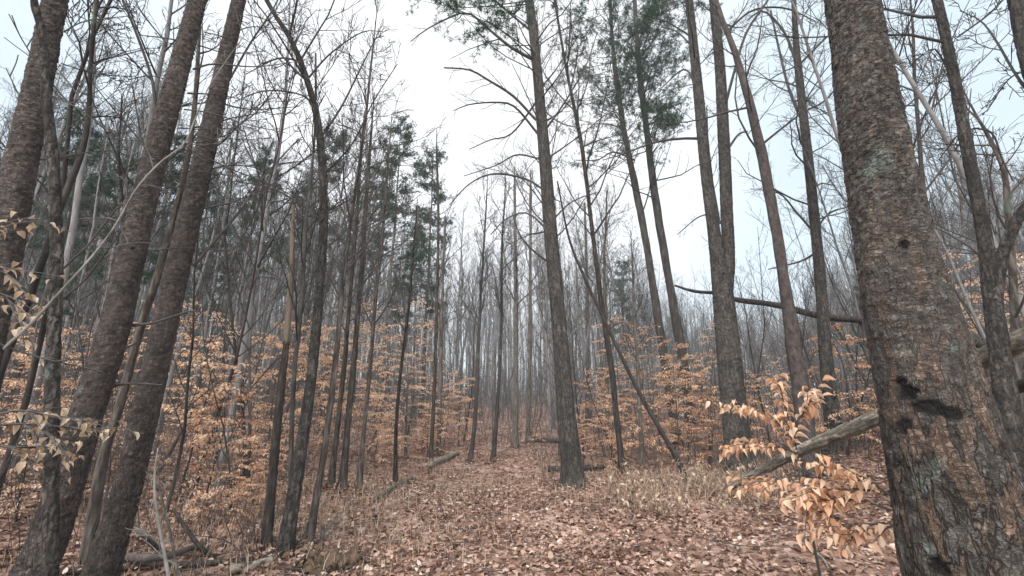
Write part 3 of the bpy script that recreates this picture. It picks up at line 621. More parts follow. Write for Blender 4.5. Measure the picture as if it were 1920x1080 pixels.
tree('pine_tree', 'second leaning pine trunk from the left edge, right of the stubby dark pine', 'pine tree',
     [(192, 1068, 62), (238, 920, 54), (280, 740, 52), (320, 560, 51), (370, 350, 47), (412, 160, 41), (448, 0, 36)],
     'pine_flaky', 'flaky', dist=4.4, ext=7, step=.010, flare=.25, kmax=150,
     branches=[[(362, 500, 8), (400, 455, 7), (450, 395, 6), (480, 350, 5), (512, 312, 4), (560, 260, 3), -.4], [(430, 150, 6), (470, 80, 6), (510, 20, 5), (540, -40, 4), .3],
               [(440, 60, 4), (480, 50, 3), (560, 60, 2), .4], [(402, 190, 5), (470, 205, 4), (560, 200, 3), .5], [(395, 250, 4), (450, 262, 3), (510, 258, 2), .4], [(380, 320, 5), (440, 310, 4), (500, 318, 2), .2]],
     branch_spec=[(6, .25, .15, .4, 45, .02, .14, 6), (4, .2, .3, .6, 40, .02, .16, 4)],
     spec=[(10, .75, .12, .2, 70, .0, .16, 6), (6, .2, .3, .6, 45, .05, .18, 5), (4, .15, .3, .6, 42, .04, .18, 4)])
tree('pine_tree', 'thick reddish pine trunk cut off by the left edge of the photo', 'pine tree',
     [(-150, 1120, 105), (-95, 900, 98), (-45, 700, 88), (2, 500, 82), (42, 300, 76), (78, 130, 70), (104, 0, 66)], wmul=.88, mat='pine_flaky', style='flaky', dist=3.9, ext=6, step=.010, flare=.2, kmax=150, scars=[(60, 300, 76, 7, 7, 5)],
     branches=[[(70, 300, 5), (110, 295, 5), (170, 285, 4), (240, 280, 2), .3], [(95, 180, 5), (140, 200, 4), (210, 250, 2), -.3], [(118, 120, 4), (180, 138, 4), (260, 145, 2), .4], [(120, 60, 5), (160, 40, 4), (240, 30, 2), .3]],
     branch_spec=[(8, .2, .2, .5, 45, .04, .14, 6), (5, .2, .3, .6, 40, .02, .16, 4)],
     spec=[(10, .7, .12, .2, 70, .0, .16, 6), (6, .2, .3, .6, 45, .05, .18, 5), (4, .15, .3, .6, 42, .04, .18, 4)])
# ---- left side, slimmer trunks
tree('mossy_tree', 'narrow mossy grey trunk between the edge pine and the leaning dark pine', 'tree',
     [(92, 1090, 34), (96, 900, 32), (98, 700, 30), (106, 500, 27), (102, 330, 26), (88, 190, 24), (78, 60, 20), (60, -20, 16)], 'ridged', 'ridges', dist=3.3, ext=3, spec=BARE_FEW, crown_start=.55, flare=.1, wmul=.78)
tree('bare_tree', 'crooked grey sapling with a kink, rising right of the mossy trunk', 'tree',
     [(-30, 800, 26), (0, 690, 24), (40, 590, 22), (82, 480, 20), (118, 375, 20), (152, 290, 18), (166, 215, 14), (170, 120, 12), (182, 0, 11)], 'greybark', None, dist=4.6, ext=3,
     spec=BARE_FEW, crown_start=.5, flare=.1,
     branches=[[(168, 220, 7), (200, 218, 5), (230, 222, 3), .1], [(178, 15, 7), (215, 14, 6), (255, 22, 3), .1], [(165, 215, 6), (140, 170, 4), (100, 120, 3), .2], [(182, 10, 6), (210, -10, 5), (240, 25, 4), .3]])
tree('bare_sapling', 'pale bare sapling arching up to the right in front of the leaning dark pine', 'sapling',
     [(-60, 720, 15), (0, 660, 14), (60, 605, 13), (110, 550, 12), (165, 490, 11), (215, 425, 10), (255, 355, 9), (300, 305, 9), (345, 270, 9), (365, 225, 8), (388, 170, 7), (420, 120, 6), (470, 50, 4)],
     'smoothbark', None, dist=2.6, ext=0, wmul=.68, spec=[(16, .1, .05, .14, 50, .05, .16, 6), (3, .2, .3, .6, 45, .0, .18, 5)], branches=[[(215, 425, 5), (235, 380, 4), (238, 340, 3), .1], [(345, 270, 4), (400, 262, 3), (450, 240, 2), .1]], flare=0)
tree('bare_tree', 'slim dark trunk showing low down between the two leaning pines', 'tree',
     [(160, 1075, 30), (190, 870, 26), (222, 770, 24), (265, 610, 22), (300, 500, 20), (345, 330, 16), (365, 200, 14), (375, 40, 11)], 'darkbark', None, dist=5.2, ext=3, spec=BARE_FEW, crown_start=.3, wmul=.8)
tree('bare_tree', 'tall bowed grey-brown tree curving over the left of the clearing', 'tree',
     [(532, 1045, 34), (560, 870, 30), (582, 720, 27), (598, 560, 23), (607, 400, 22), (600, 260, 20), (582, 170, 17), (548, 80, 14), (500, 0, 12)], 'ridged', 'ridges', dist=None, ext=3.5, step=.014, wmul=.75,
     branches=[[(592, 215, 6), (570, 180, 4), (500, 170, 3), (440, 190, 2), .2], [(600, 260, 6), (640, 200, 5), (680, 120, 4), (720, 40, 2), .3], [(604, 330, 5), (660, 270, 4), (700, 190, 3), (745, 120, 2), -.3], [(604, 420, 5), (560, 380, 4), (500, 350, 3), (440, 340, 2), .4],
               [(575, 150, 5), (620, 100, 4), (680, 60, 3), (720, 60, 2), .5], [(565, 115, 5), (520, 110, 4), (460, 140, 2), .5], [(606, 470, 4), (650, 430, 3), (700, 360, 2), .3]],
     branch_spec=[(9, .15, .2, .5, 42, .06, .14, 6), (5, .2, .3, .6, 40, .04, .16, 4)], spec=BARE, crown_start=.5)
tree('dead_snag', 'dead trunk with a stripped tan upper part, left of the bowed tree', 'snag',
     [(497, 1042, 27), (512, 880, 22), (528, 720, 19), (536, 650, 15), (539, 625, 9)], 'darkbark', None, ext=0, flare=.3, wmul=.78, stems=[[(537, 645, 13), (541, 590, 12), (546, 520, 11), (549, 440, 10), (551, 385, 5)]], stemmat='snag', spec=[(6, .3, .03, .09, 70, .0, .16, 5), (3, .2, .3, .6, 45, .05, .18, 4)])
for args in (
    ('slender double-bent stem rising between the snag and the bowed tree', [(550, 1035, 13), (545, 880, 12), (552, 700, 11), (566, 560, 11), (574, 420, 10), (590, 250, 8), (592, 100, 6)], 'greybark'),
    ('lone leaning dark stem just right of the bowed tree foot', [(577, 1035, 20), (592, 940, 17), (613, 810, 16), (630, 670, 15), (642, 540, 13), (660, 400, 11), (682, 250, 9), (696, 120, 7)], 'darkbark'),
    ('leftmost of three dark trunks standing in a row left of the path', [(620, 922, 16), (628, 840, 14), (644, 700, 13), (656, 560, 12), (668, 420, 10), (676, 300, 8)], 'darkbark'),
    ('middle one of three dark trunks standing in a row left of the path', [(641, 920, 19), (652, 800, 16), (663, 680, 16), (675, 540, 14), (685, 400, 12), (695, 260, 9)], 'darkbark'),
    ('rightmost of three dark trunks standing in a row left of the path', [(672, 922, 15), (681, 820, 12), (693, 700, 12), (706, 540, 10), (718, 430, 9), (728, 300, 7)], 'darkbark'),
    ('small dark stem behind the short log on the left path edge', [(741, 912, 12), (743, 800, 10), (752, 690, 9), (766, 580, 8), (776, 460, 6)], 'darkbark'),
    ('left trunk of the close dark pair beyond the left path edge', [(807, 868, 12), (813, 760, 10), (818, 600, 9), (822, 420, 8), (819, 300, 6)], 'darkbark'),
    ('broken-topped right trunk of the close dark pair beyond the left path edge', [(822, 852, 12), (826, 700, 10), (829, 560, 8), (835, 405, 6)], 'darkbark'),
    ('thin pale grey tree leaning right beside the path end, left of a twin', [(881, 868, 12), (892, 770, 10), (899, 600, 8), (906, 480, 6), (912, 380, 4)], 'greybark'),
    ('thin pale grey tree right beside the path end, right of its twin', [(924, 868, 11), (934, 740, 9), (940, 600, 8), (941, 470, 6), (946, 380, 4)], 'greybark'),
    ('straight upright trunk standing at the very end of the path', [(965, 840, 15), (968, 700, 13), (967, 550, 11), (965, 360, 8)], 'darkbark'),
    ('thinner straight trunk just right of the one at the path end', [(989, 832, 12), (993, 700, 10), (994, 550, 9), (995, 360, 7)], 'darkbark'),
    ('slim mid-distance trunk close behind the ridged centre tree', [(1052, 862, 13), (1050, 700, 11), (1040, 560, 10), (1024, 400, 9), (1013, 200, 8), (1008, 60, 6)], 'darkbark'),
    ('tall thin tree leaning left, first to the right of the ridged centre tree', [(1168, 892, 18), (1156, 780, 16), (1145, 680, 15), (1124, 540, 14), (1108, 410, 13), (1090, 270, 12), (1062, 130, 10), (1040, 0, 8)], 'darkbark'),
    ('dark straight stem behind the leaning dead pole', [(1205, 880, 13), (1200, 780, 11), (1196, 690, 9), (1190, 600, 8), (1186, 500, 6)], 'darkbark'),
    ('dark trunk with dense short twigs at mid distance left of the twisted snag', [(1102, 800, 12), (1102, 640, 10), (1100, 500, 8), (1096, 380, 6)], 'darkbark'),
    ('short twisted dark snag with a ragged top standing before the sky', [(1140, 830, 12), (1137, 640, 10), (1133, 500, 8), (1136, 420, 6), (1138, 358, 4)], 'darkbark'),
):
    lab, pix, mt = args; d0 = float(np.linalg.norm(ground_hit(pix[0][0], pix[0][1])[:2]))
    tree('bare_tree', lab, 'tree', pix, mt, None, ext=0 if 'broken' in lab or 'snag' in lab else 1.0, spec=[(22, .35, .10, .28, 50, .10, .13, 7), (6, .2, .35, .65, 38, .08, .14, 5), (5, .15, .35, .65, 36, .06, .16, 4)] if d0 < 9 else [(22, .4, .10, .26, 44, .12, .13, 6), (7, .15, .35, .65, 38, .08, .15, 5), (4, .15, .35, .65, 36, .06, .16, 4)], flare=.7, wmul=.68)
# ---- centre tree
tree('ridged_tree', 'tall dark tree with ridged peeling bark and flared foot in the middle of the clearing', 'tree',
     [(1076, 915, 42), (1071, 860, 38), (1062, 780, 35), (1052, 650, 31), (1040, 520, 29), (1028, 380, 27), (1015, 220, 25), (1002, 80, 22), (992, 0, 21)],
     'ridged', 'ridges', ext=5, step=.010, kmax=120, flare=.35, wmul=.93,
     branches=[[(1005, 225, 6), (962, 180, 6), (915, 150, 5), (880, 131, 4), (832, 127, 3), -.5], [(1008, 250, 6), (965, 200, 5), (930, 192, 4), (880, 196, 3), (850, 208, 2), .3], [(1000, 112, 8), (960, 90, 7), (925, 62, 6), (880, 25, 5), (850, 30, 4), (800, 55, 3), (770, 78, 2), -.4],
               [(1025, 360, 5), (985, 335, 5), (925, 326, 4), (880, 345, 3), (842, 385, 2), .2], [(1010, 185, 5), (960, 250, 4), (920, 262, 3), (880, 280, 2), .5], [(1020, 300, 5), (970, 290, 4), (930, 310, 3), (870, 330, 2), .6], [(1035, 440, 5), (990, 400, 4), (950, 410, 3), (920, 440, 2), .2],
               [(1040, 500, 5), (1000, 470, 4), (975, 440, 3), (960, 400, 2), .2], [(998, 60, 6), (950, 20, 5), (900, -20, 4), (860, -20, 3), -.2], [(1018, 250, 5), (1060, 190, 4), (1100, 120, 3), (1120, 60, 2), .4], [(1030, 420, 4), (1070, 380, 3), (1120, 360, 2), .4], [(1012, 200, 4), (1050, 230, 3), (1090, 240, 2), -.3]],
     branch_spec=[(8, .2, .2, .45, 42, .0, .14, 6), (4, .2, .3, .6, 40, -.02, .16, 4)],
     spec=[(26, .3, .08, .18, 68, -.02, .15, 6), (5, .2, .3, .6, 45, .0, .18, 5), (4, .15, .3, .6, 42, .0, .18, 4)],
     needles_at=[(890, 5, 60, 16, 5), (900, 55, 35, 30, 3), (830, 10, 40, 14, 2), (1000, 10, 40, 16, 3)])
tree('dead_pole', 'thin dead pole leaning left, crossing in front of the saplings right of centre', 'dead tree',
     [(1272, 865, 13), (1235, 800, 12), (1195, 730, 11), (1140, 615, 9), (1105, 540, 8), (1068, 450, 7), (1045, 340, 5)], 'blackbark', None, ext=0, dist=7.9, wmul=.75, spec=[(8, .2, .04, .12, 60, .0, .16, 5), (3, .2, .3, .6, 45, .05, .18, 4)], flare=.1)
# ---- right of centre
tree('pine_tree', 'left one of two slim pines with green tops right of centre', 'pine tree',
     [(1272, 838, 18), (1256, 740, 17), (1236, 610, 16), (1207, 430, 15), (1185, 320, 14), (1166, 220, 12), (1150, 100, 10), (1144, 0, 8)], 'greybark', None, ext=3, spec=[(14, .35, .07, .16, 75, .02, .16, 6), (4, .2, .3, .6, 45, .05, .18, 5)],
     needles_at=[(1125, 60, 50, 50, 34), (1105, 150, 50, 45, 22), (1170, 170, 45, 40, 16), (1100, 290, 34, 12, 6)], branches=[[(1190, 300, 5), (1150, 285, 4), (1120, 300, 3), (1080, 300, 2), .3]])
tree('pine_tree', 'right one of two slim pines with green tops right of centre', 'pine tree',
     [(1302, 838, 19), (1284, 700, 18), (1262, 570, 17), (1230, 380, 16), (1212, 240, 15), (1198, 120, 12), (1190, 0, 10)], 'greybark', None, ext=4, spec=[(12, .35, .07, .16, 75, .02, .16, 6), (4, .2, .3, .6, 45, .05, .18, 5)],
     needles_at=[(1210, 50, 60, 50, 38), (1250, 150, 30, 55, 20), (1190, 200, 45, 35, 16), (1260, 215, 20, 18, 8), (1240, 10, 40, 20, 14)])
tree('twin_trunk_tree', 'large grey tree forking into two upright trunks, right of the slim pines', 'tree',
     [(1388, 885, 58), (1380, 800, 50), (1370, 700, 46), (1360, 600, 44), (1352, 520, 40), (1338, 430, 27), (1325, 330, 26), (1310, 180, 23), (1292, 0, 20)],
     'ridged', 'flaky', ext=5, step=.012, kmax=110, flare=.2, stretch=1.5, wmul=.93, stems=[[(1362, 545, 26), (1366, 480, 25), (1362, 380, 24), (1357, 260, 23), (1350, 130, 22), (1338, 0, 20)]], scars=[(1356, 512, 44, 7, 6, 3)],
     branches=[[(1318, 260, 7), (1275, 260, 6), (1225, 268, 5), (1165, 290, 3), (1130, 300, 2), -.3], [(1310, 180, 6), (1285, 130, 5), (1240, 165, 3), .2], [(1368, 275, 6), (1385, 252, 5), (1402, 246, 3), .1], [(1358, 205, 7), (1378, 130, 6), (1400, 60, 6), (1440, 0, 5), (1470, -60, 4), -.3],
               [(1350, 420, 4), (1330, 300, 4), (1325, 200, 3), .3], [(1300, 90, 5), (1270, 60, 4), (1240, 50, 3), .3], [(1362, 60, 6), (1410, 20, 5), (1470, 15, 4), (1530, 40, 2), .3], [(1330, 400, 4), (1305, 410, 3), (1270, 440, 2), .2]],
     spec=[(14, .5, .08, .18, 60, .02, .15, 6), (5, .2, .3, .6, 45, .0, .18, 5), (4, .15, .3, .6, 42, .0, .18, 4)])
tree('bare_tree', 'reddish bare trunk leaning left toward the top of the forked tree', 'tree',
     [(1513, 815, 32), (1495, 690, 30), (1478, 580, 26), (1455, 430, 24), (1422, 260, 21), (1385, 120, 17), (1352, 30, 13)], 'reddish', None, ext=3, spec=BARE_FEW, crown_start=.45, dist=8.6)
tree('bare_tree', 'gnarled grey tree with twisted upper limbs, left of the massive plated pine', 'tree',
     [(1566, 845, 36), (1556, 740, 30), (1546, 640, 27), (1537, 510, 26), (1524, 380, 24), (1508, 230, 21), (1494, 100, 18), (1488, 0, 12)], 'ridged', 'ridges', ext=3, step=.014, wmul=.86,
     branches=[[(1510, 240, 8), (1480, 170, 7), (1460, 90, 6), (1445, 20, 5), .2], [(1497, 130, 8), (1470, 60, 6), (1430, 20, 5), (1400, 40, 3), -.2], [(1500, 120, 7), (1530, 90, 5), (1560, 60, 4), .2], [(1505, 210, 6), (1545, 190, 5), (1580, 150, 3), .3],
               [(1535, 470, 6), (1500, 490, 5), (1440, 505, 3), .4], [(1530, 430, 5), (1555, 400, 5), (1600, 385, 3), .3], [(1530, 440, 6), (1495, 400, 5), (1465, 365, 4), (1440, 360, 2), -.3]],
     branch_spec=[(9, .15, .2, .5, 45, .03, .2, 6), (5, .2, .3, .6, 40, -.02, .18, 4)],
     spec=[(26, .3, .08, .18, 60, .02, .18, 6), (6, .2, .3, .6, 45, .0, .2, 5), (4, .15, .3, .6, 42, .0, .18, 4)])
tree('bare_tree', 'tall dark curved tree between the massive plated pine and the right edge', 'tree',
     [(1925, 925, 56), (1900, 820, 48), (1880, 700, 43), (1862, 570, 38), (1845, 440, 31), (1818, 300, 28), (1790, 150, 25), (1757, 0, 22)], 'ridged', 'ridges', dist=5.4, ext=5, step=.010, kmax=130,
     stems=[[(1868, 575, 22), (1875, 500, 26), (1890, 450, 24), (1915, 400, 22), (1960, 350, 20), (2020, 300, 17)]],
     branches=[[(1835, 240, 5), (1800, 250, 4), (1760, 300, 3), .3], [(1800, 180, 6), (1760, 100, 5), (1740, 95, 4), (1700, 130, 3), .2], [(1795, 70, 6), (1850, 30, 6), (1885, -5, 5), .2], [(1825, 240, 5), (1860, 250, 5), (1880, 300, 4), (1900, 340, 3), .2]],
     branch_spec=[(9, .15, .2, .5, 45, .05, .18, 6), (5, .2, .3, .6, 40, .02, .18, 4)], spec=BARE_FEW, crown_start=.45)
tree('bare_tree', 'thick trunk leaning in at the top right corner of the photo', 'tree',
     [(2090, 900, 60), (2040, 640, 50), (1990, 380, 42), (1945, 180, 38), (1915, 60, 36), (1898, -30, 34)], 'ridged', 'ridges', dist=5.0, ext=5, step=.012, kmax=100,
     branches=[[(1950, 200, 10), (1905, 140, 8), (1870, 80, 7), (1840, 40, 5), (1800, 20, 4), .3], [(1930, 130, 6), (1890, 150, 5), (1850, 210, 3), .5]], branch_spec=[(9, .15, .2, .5, 45, .05, .18, 6), (5, .2, .3, .6, 40, .02, .18, 4)], spec=BARE_FEW, crown_start=.5)
tree('bare_tree', 'thin pale tree seen just right of the massive plated pine', 'tree',
     [(1745, 760, 16), (1742, 600, 14), (1735, 420, 12), (1725, 280, 10), (1715, 150, 8), (1712, 60, 6)], 'greybark', None, dist=11, ext=2, spec=BARE, flare=.3)
tree('bare_tree', 'slim dark tree with hanging twigs before the right edge', 'tree',
     [(1915, 790, 18), (1905, 640, 17), (1898, 500, 16), (1890, 400, 14), (1882, 320, 12), (1850, 250, 9), (1830, 215, 6)], 'darkbark', None, dist=7.2, ext=1, spec=BARE, flare=.3)

# ------------------------------------------------------------------ fallen logs and sticks
def log(name, label, pix, mat, lift=0.0, group=None, n=60, cat='log', spec=None):
    """pix: [(x, y, width, dist or None)]; None = lies on the ground at that pixel"""
    TREE_SEED[0] += 1; P, R = [], []
    for a, b_, w, dd in pix:
        if dd is None:
            p = ground_hit(a, b_); dep = p[1] * math.cos(PITCH) + (p[2] - CAM[2]) * math.sin(PITCH); r = .5 * w * dep / F; p = p + np.array([0, 0, r * .8 + .02])
        else:
            d = ray(a, b_); t = dd / np.linalg.norm(d[:2]); p = CAM + d * t; r = .5 * w * t / F
        P.append(p); R.append(r)
    P = np.array(P); R = np.array(R); base = np.array([P[:, 0].mean(), P[:, 1].mean(), float(H(P[:, 0].mean(), P[:, 1].mean()))])
    root = thing(name, label, cat, base, group)
    if spec and mat == 'log': me, PP, RR = bark_trunk('trunk', P, R, M['oldlog'], 'ridges', TREE_SEED[0], .014, 60, 0, (), base, 1.6)
    else: me, PP, RR = plain_trunk('trunk', P, R, M[mat], TREE_SEED[0], base, k=12, n=n, flare=0)
    obj('trunk', me, root)
    if spec:
        tw = []; grow(tw, PP, RR, np.random.default_rng(TREE_SEED[0]), 0, spec); obj('branch', tube_mesh('branch', tw, M['twig'], 4, base), root)
    return root
log('fallen_log', 'long pale peeling log sloping up behind the massive plated pine', [(1368, 915, 9, 6.6), (1440, 876, 14, 6.4), (1520, 836, 18, 6.2), (1645, 782, 24, 6.0), (1740, 728, 27, 5.9), (1830, 680, 32, 5.8), (1930, 632, 36, 5.7), (2020, 600, 36, 5.7)], 'log', spec=[(7, .1, .04, .1, 65, .0, .16, 5), (3, .2, .3, .6, 45, .0, .18, 4)])
log('fallen_tree', 'dark hung-up dead tree crossing level behind the forked tree', [(1265, 535, 4, 11.5), (1300, 546, 6, 11.4), (1345, 550, 7, 11.2), (1380, 562, 9, 11), (1450, 571, 10, 10.6), (1540, 593, 12, 10), (1620, 602, 13, 9.5), (1720, 625, 15, 9), (1830, 642, 16, 8.5), (2010, 740, 19, 7.4), (2150, 900, 20, 6.8)], 'darkbark', cat='fallen tree',
    spec=[(7, .0, .03, .10, 60, .02, .2, 5), (4, .2, .3, .6, 45, .0, .18, 4)])
log('fallen_log', 'short mossy log in the leaves, nearer of two on the left path edge', [(703, 942, 9, None), (722, 930, 9, None), (745, 915, 8, None), (775, 900, 5, None)], 'darklog')
log('fallen_log', 'pale short log in the leaves, farther of two on the left path edge', [(805, 880, 11, None), (830, 868, 11, None), (858, 853, 7, None)], 'darklog')
log('fallen_log', 'small dark log lying behind the foot of the ridged centre tree', [(1028, 886, 10, None), (1080, 884, 10, None), (1142, 880, 8, None)], 'darkbark')
log('fallen_log', 'dark log lying across the far end of the path', [(990, 828, 9, None), (1015, 830, 9, None), (1048, 832, 8, None)], 'darkbark')
log('fallen_branch', 'long dark branch lying along the bottom left edge', [(100, 1085, 14, None), (230, 1073, 12, None), (350, 1068, 11, None), (450, 1060, 10, None), (525, 1048, 9, None)], 'darkbark', cat='branch')
log('fallen_branch', 'short pale barkless log end at the bottom left', [(430, 1082, 17, None), (475, 1072, 16, None), (506, 1062, 15, None)], 'log', cat='log')
log('fallen_branch', 'dark stick propped beside the foot of the second leaning pine', [(300, 1045, 10, None), (275, 1010, 9, 4.9), (250, 985, 8, 4.9)], 'darkbark', cat='stick')
log('fallen_branch', 'curved dark stick leaning in the dry grass at lower left', [(402, 1055, 9, None), (375, 1025, 9, 5.0), (345, 985, 7, 5.1), (325, 955, 6, 5.2)], 'darkbark', cat='stick')
log('fallen_branch', 'low dark branch arched over the ground right of the second leaning pine', [(230, 1055, 13, None), (290, 1046, 12, 4.6), (330, 1038, 11, 4.8), (375, 1028, 8, None)], 'reddish', cat='branch')
log('fallen_branch', 'thin pale stick on the leaves below the big-leaved beech sprays', [(1500, 1020, 4, None), (1540, 1050, 4, None), (1555, 1072, 3, None)], 'smoothbark', cat='stick')

# rotten stump at the path's left edge, bottom
def stump(label, px, py, w, hpx):
    p = ground_hit(px, py); rg = np.random.default_rng(77); root = thing('rotten_stump', label, 'stump', p)
    n, k = 26, 44; th = np.arange(k) / k * 2 * math.pi; V = []
    top = .09 + .03 * np.sin(3 * th + 1) + .05 * np.clip(np.sin(th * 5 + .6), 0, 1) + rg.normal(0, .018, k)
    for i in range(n):
        f = i / (n - 1)
        if f < .6: g = f / .6; r = .15 * (1 + .6 * (1 - g) ** 2) * (1 + .2 * np.sin(4 * th + 1) + .09 * np.sin(11 * th + g * 2) + rg.normal(0, .06, k)); z = top * g - .05 * (1 - g)
        else: g = (f - .6) / .4; r = .15 * (1 - g) * (1 + .12 * np.sin(4 * th + 1)) + .003; z = top * (1 - g * .8) - .02 * g + rg.normal(0, .008, k)
        V.append(np.stack([np.cos(th) * r * 1.5, np.sin(th) * r, z], 1))
    V = np.concatenate(V); i = np.arange(n - 1)[:, None] * k; j = np.arange(k)[None]; j2 = (j + 1) % k
    obj('stump', mesh_np('stump', V, [np.stack([i + j, i + j2, i + j2 + k, i + j + k], -1).reshape(-1, 4)], M['rot']), root)
    tw = []
    for q in range(16):
        a = rg.uniform(0, 6.28); tw.append(limb([math.cos(a) * .2, math.sin(a) * .15, .04], [math.cos(a), math.sin(a), rg.uniform(-.1, .7)], rg.uniform(.12, .35), .012, .004, 5, rg, .25, -.12))
    obj('root', tube_mesh('root', tw, M['darkbark'], 5), root)
stump('dark rotten stump with broken roots at the bottom edge left of the path', 612, 1072, 90, 60)

# pale arching dead stems at lower left
for lab, pix in (('left of two pale dead stems bending over the dry grass at lower left', [(318, 1100, 10), (305, 1020, 9), (292, 950, 8), (290, 890, 6), (296, 840, 3)]),
                 ('right of two pale dead stems bending over the dry grass at lower left', [(335, 1100, 9), (325, 1030, 8), (310, 960, 7), (297, 905, 5), (300, 850, 3)])):
    tree('dead_sapling', lab, 'dead sapling', [(a, b, c * .6) for a, b, c in pix], 'smoothbark', None, dist=3.9, ext=0, flare=0, spec=[(5, .3, .15, .35, 45, .1, .15, 5), (3, .2, .3, .6, 45, .05, .18, 4)], twigmat='smoothbark')
tree('bare_sapling', 'upright thin sapling with forked twigs in front of the path end, left side', 'sapling', [(760, 862, 5), (762, 780, 4), (766, 700, 3)], 'darkbark', None, ext=0, spec=BARE_FEW)

# ------------------------------------------------------------------ beech saplings holding copper leaves
def beech_proto(seed, hgt, lean=.1, nb=26, leafy=1.0):
    rg = np.random.default_rng(seed)
    P, R = limb([0, 0, -.05], [rg.normal(0, lean), rg.normal(0, lean), 1], hgt, .010 + .005 * hgt, .004, 12, rg, .06, .08)
    br, tw = [], []
    for q in range(nb):
        f = .16 + .82 * (q + rg.random()) / nb; x = f * 11; i = min(int(x), 10); t = x - i; p = P[i] * (1 - t) + P[i + 1] * t
        a = q * 2.4 + rg.normal(0, .4); ln = hgt * (.42 - .32 * f) * rg.uniform(.6, 1.15) + .18
        b_ = limb(p, [math.cos(a), math.sin(a), rg.uniform(.0, .5)], ln, .008, .003, 8, rg, .1, -.03); br.append(b_)
        for s in range(int(4 + ln * 7)):
            j = rg.integers(1, 7); T = unit(b_[0][j + 1] - b_[0][j]); sd = unit(np.cross(T, [0, 0, 1])) * (1 if s % 2 else -1)
            c = limb(b_[0][j], T * .8 + sd + np.array([0, 0, rg.normal(0, .12)]), rg.uniform(.15, .42), .004, .002, 5, rg, .12, -.04); tw.append(c)
        tw.append((b_[0][3:], b_[1][3:]))
    lt, last, on = [], None, True
    for c in tw:
        on = rg.random() > .34 if rg.random() < .2 else on
        if on: lt.append(c)
    V, Fs = spray_leaves(lt, rg, .040, (.055, .10), .55, .95 * leafy)
    return P, R, br, tw, V, Fs
BEECH = []
def make_beech(seed, hgt, **kw):
    P, R, br, tw, V, Fs = beech_proto(seed, hgt, **kw)
    r = thing('beech_sapling', 'x', 'sapling', (0, 0, 0))
    obj('stem', tube_mesh('stem', [(P, R)], M['greybark'], 6), r); obj('branch', tube_mesh('branch', br + [t for t in tw], M['twig'], 3), r)
    obj('foliage', mesh_np('foliage', V, Fs, M['beech'], smooth=False), r)
    return r
protos = [make_beech(11, 3.4), make_beech(12, 2.6, nb=22), make_beech(13, 4.6, nb=30, leafy=.8), make_beech(14, 2.0, nb=18), make_beech(15, 5.6, nb=34, leafy=.75)]
used = set()
def beech(i, px, py, sc, label, group='copper-leaved beech saplings', dist=None):
    loc = ground_hit(px, py) if dist is None else place(px, dist)
    d_ = ray(px, sc); hz = float(np.hypot(loc[0], loc[1])); sc = float(np.clip((CAM[2] + d_[2] / np.hypot(d_[0], d_[1]) * hz - loc[2]) / (3.4, 2.6, 4.6, 2.0, 5.6)[i], .3, 1.4))
    rz = rng.uniform(0, 6.28)
    if i not in used:
        used.add(i); o = protos[i]; o.location = loc; o.rotation_euler = (0, 0, rz); o.scale = (sc,) * 3; o['label'] = label; o['group'] = group
    else: o = dup(protos[i], loc, rz, sc, label, group)
    return o
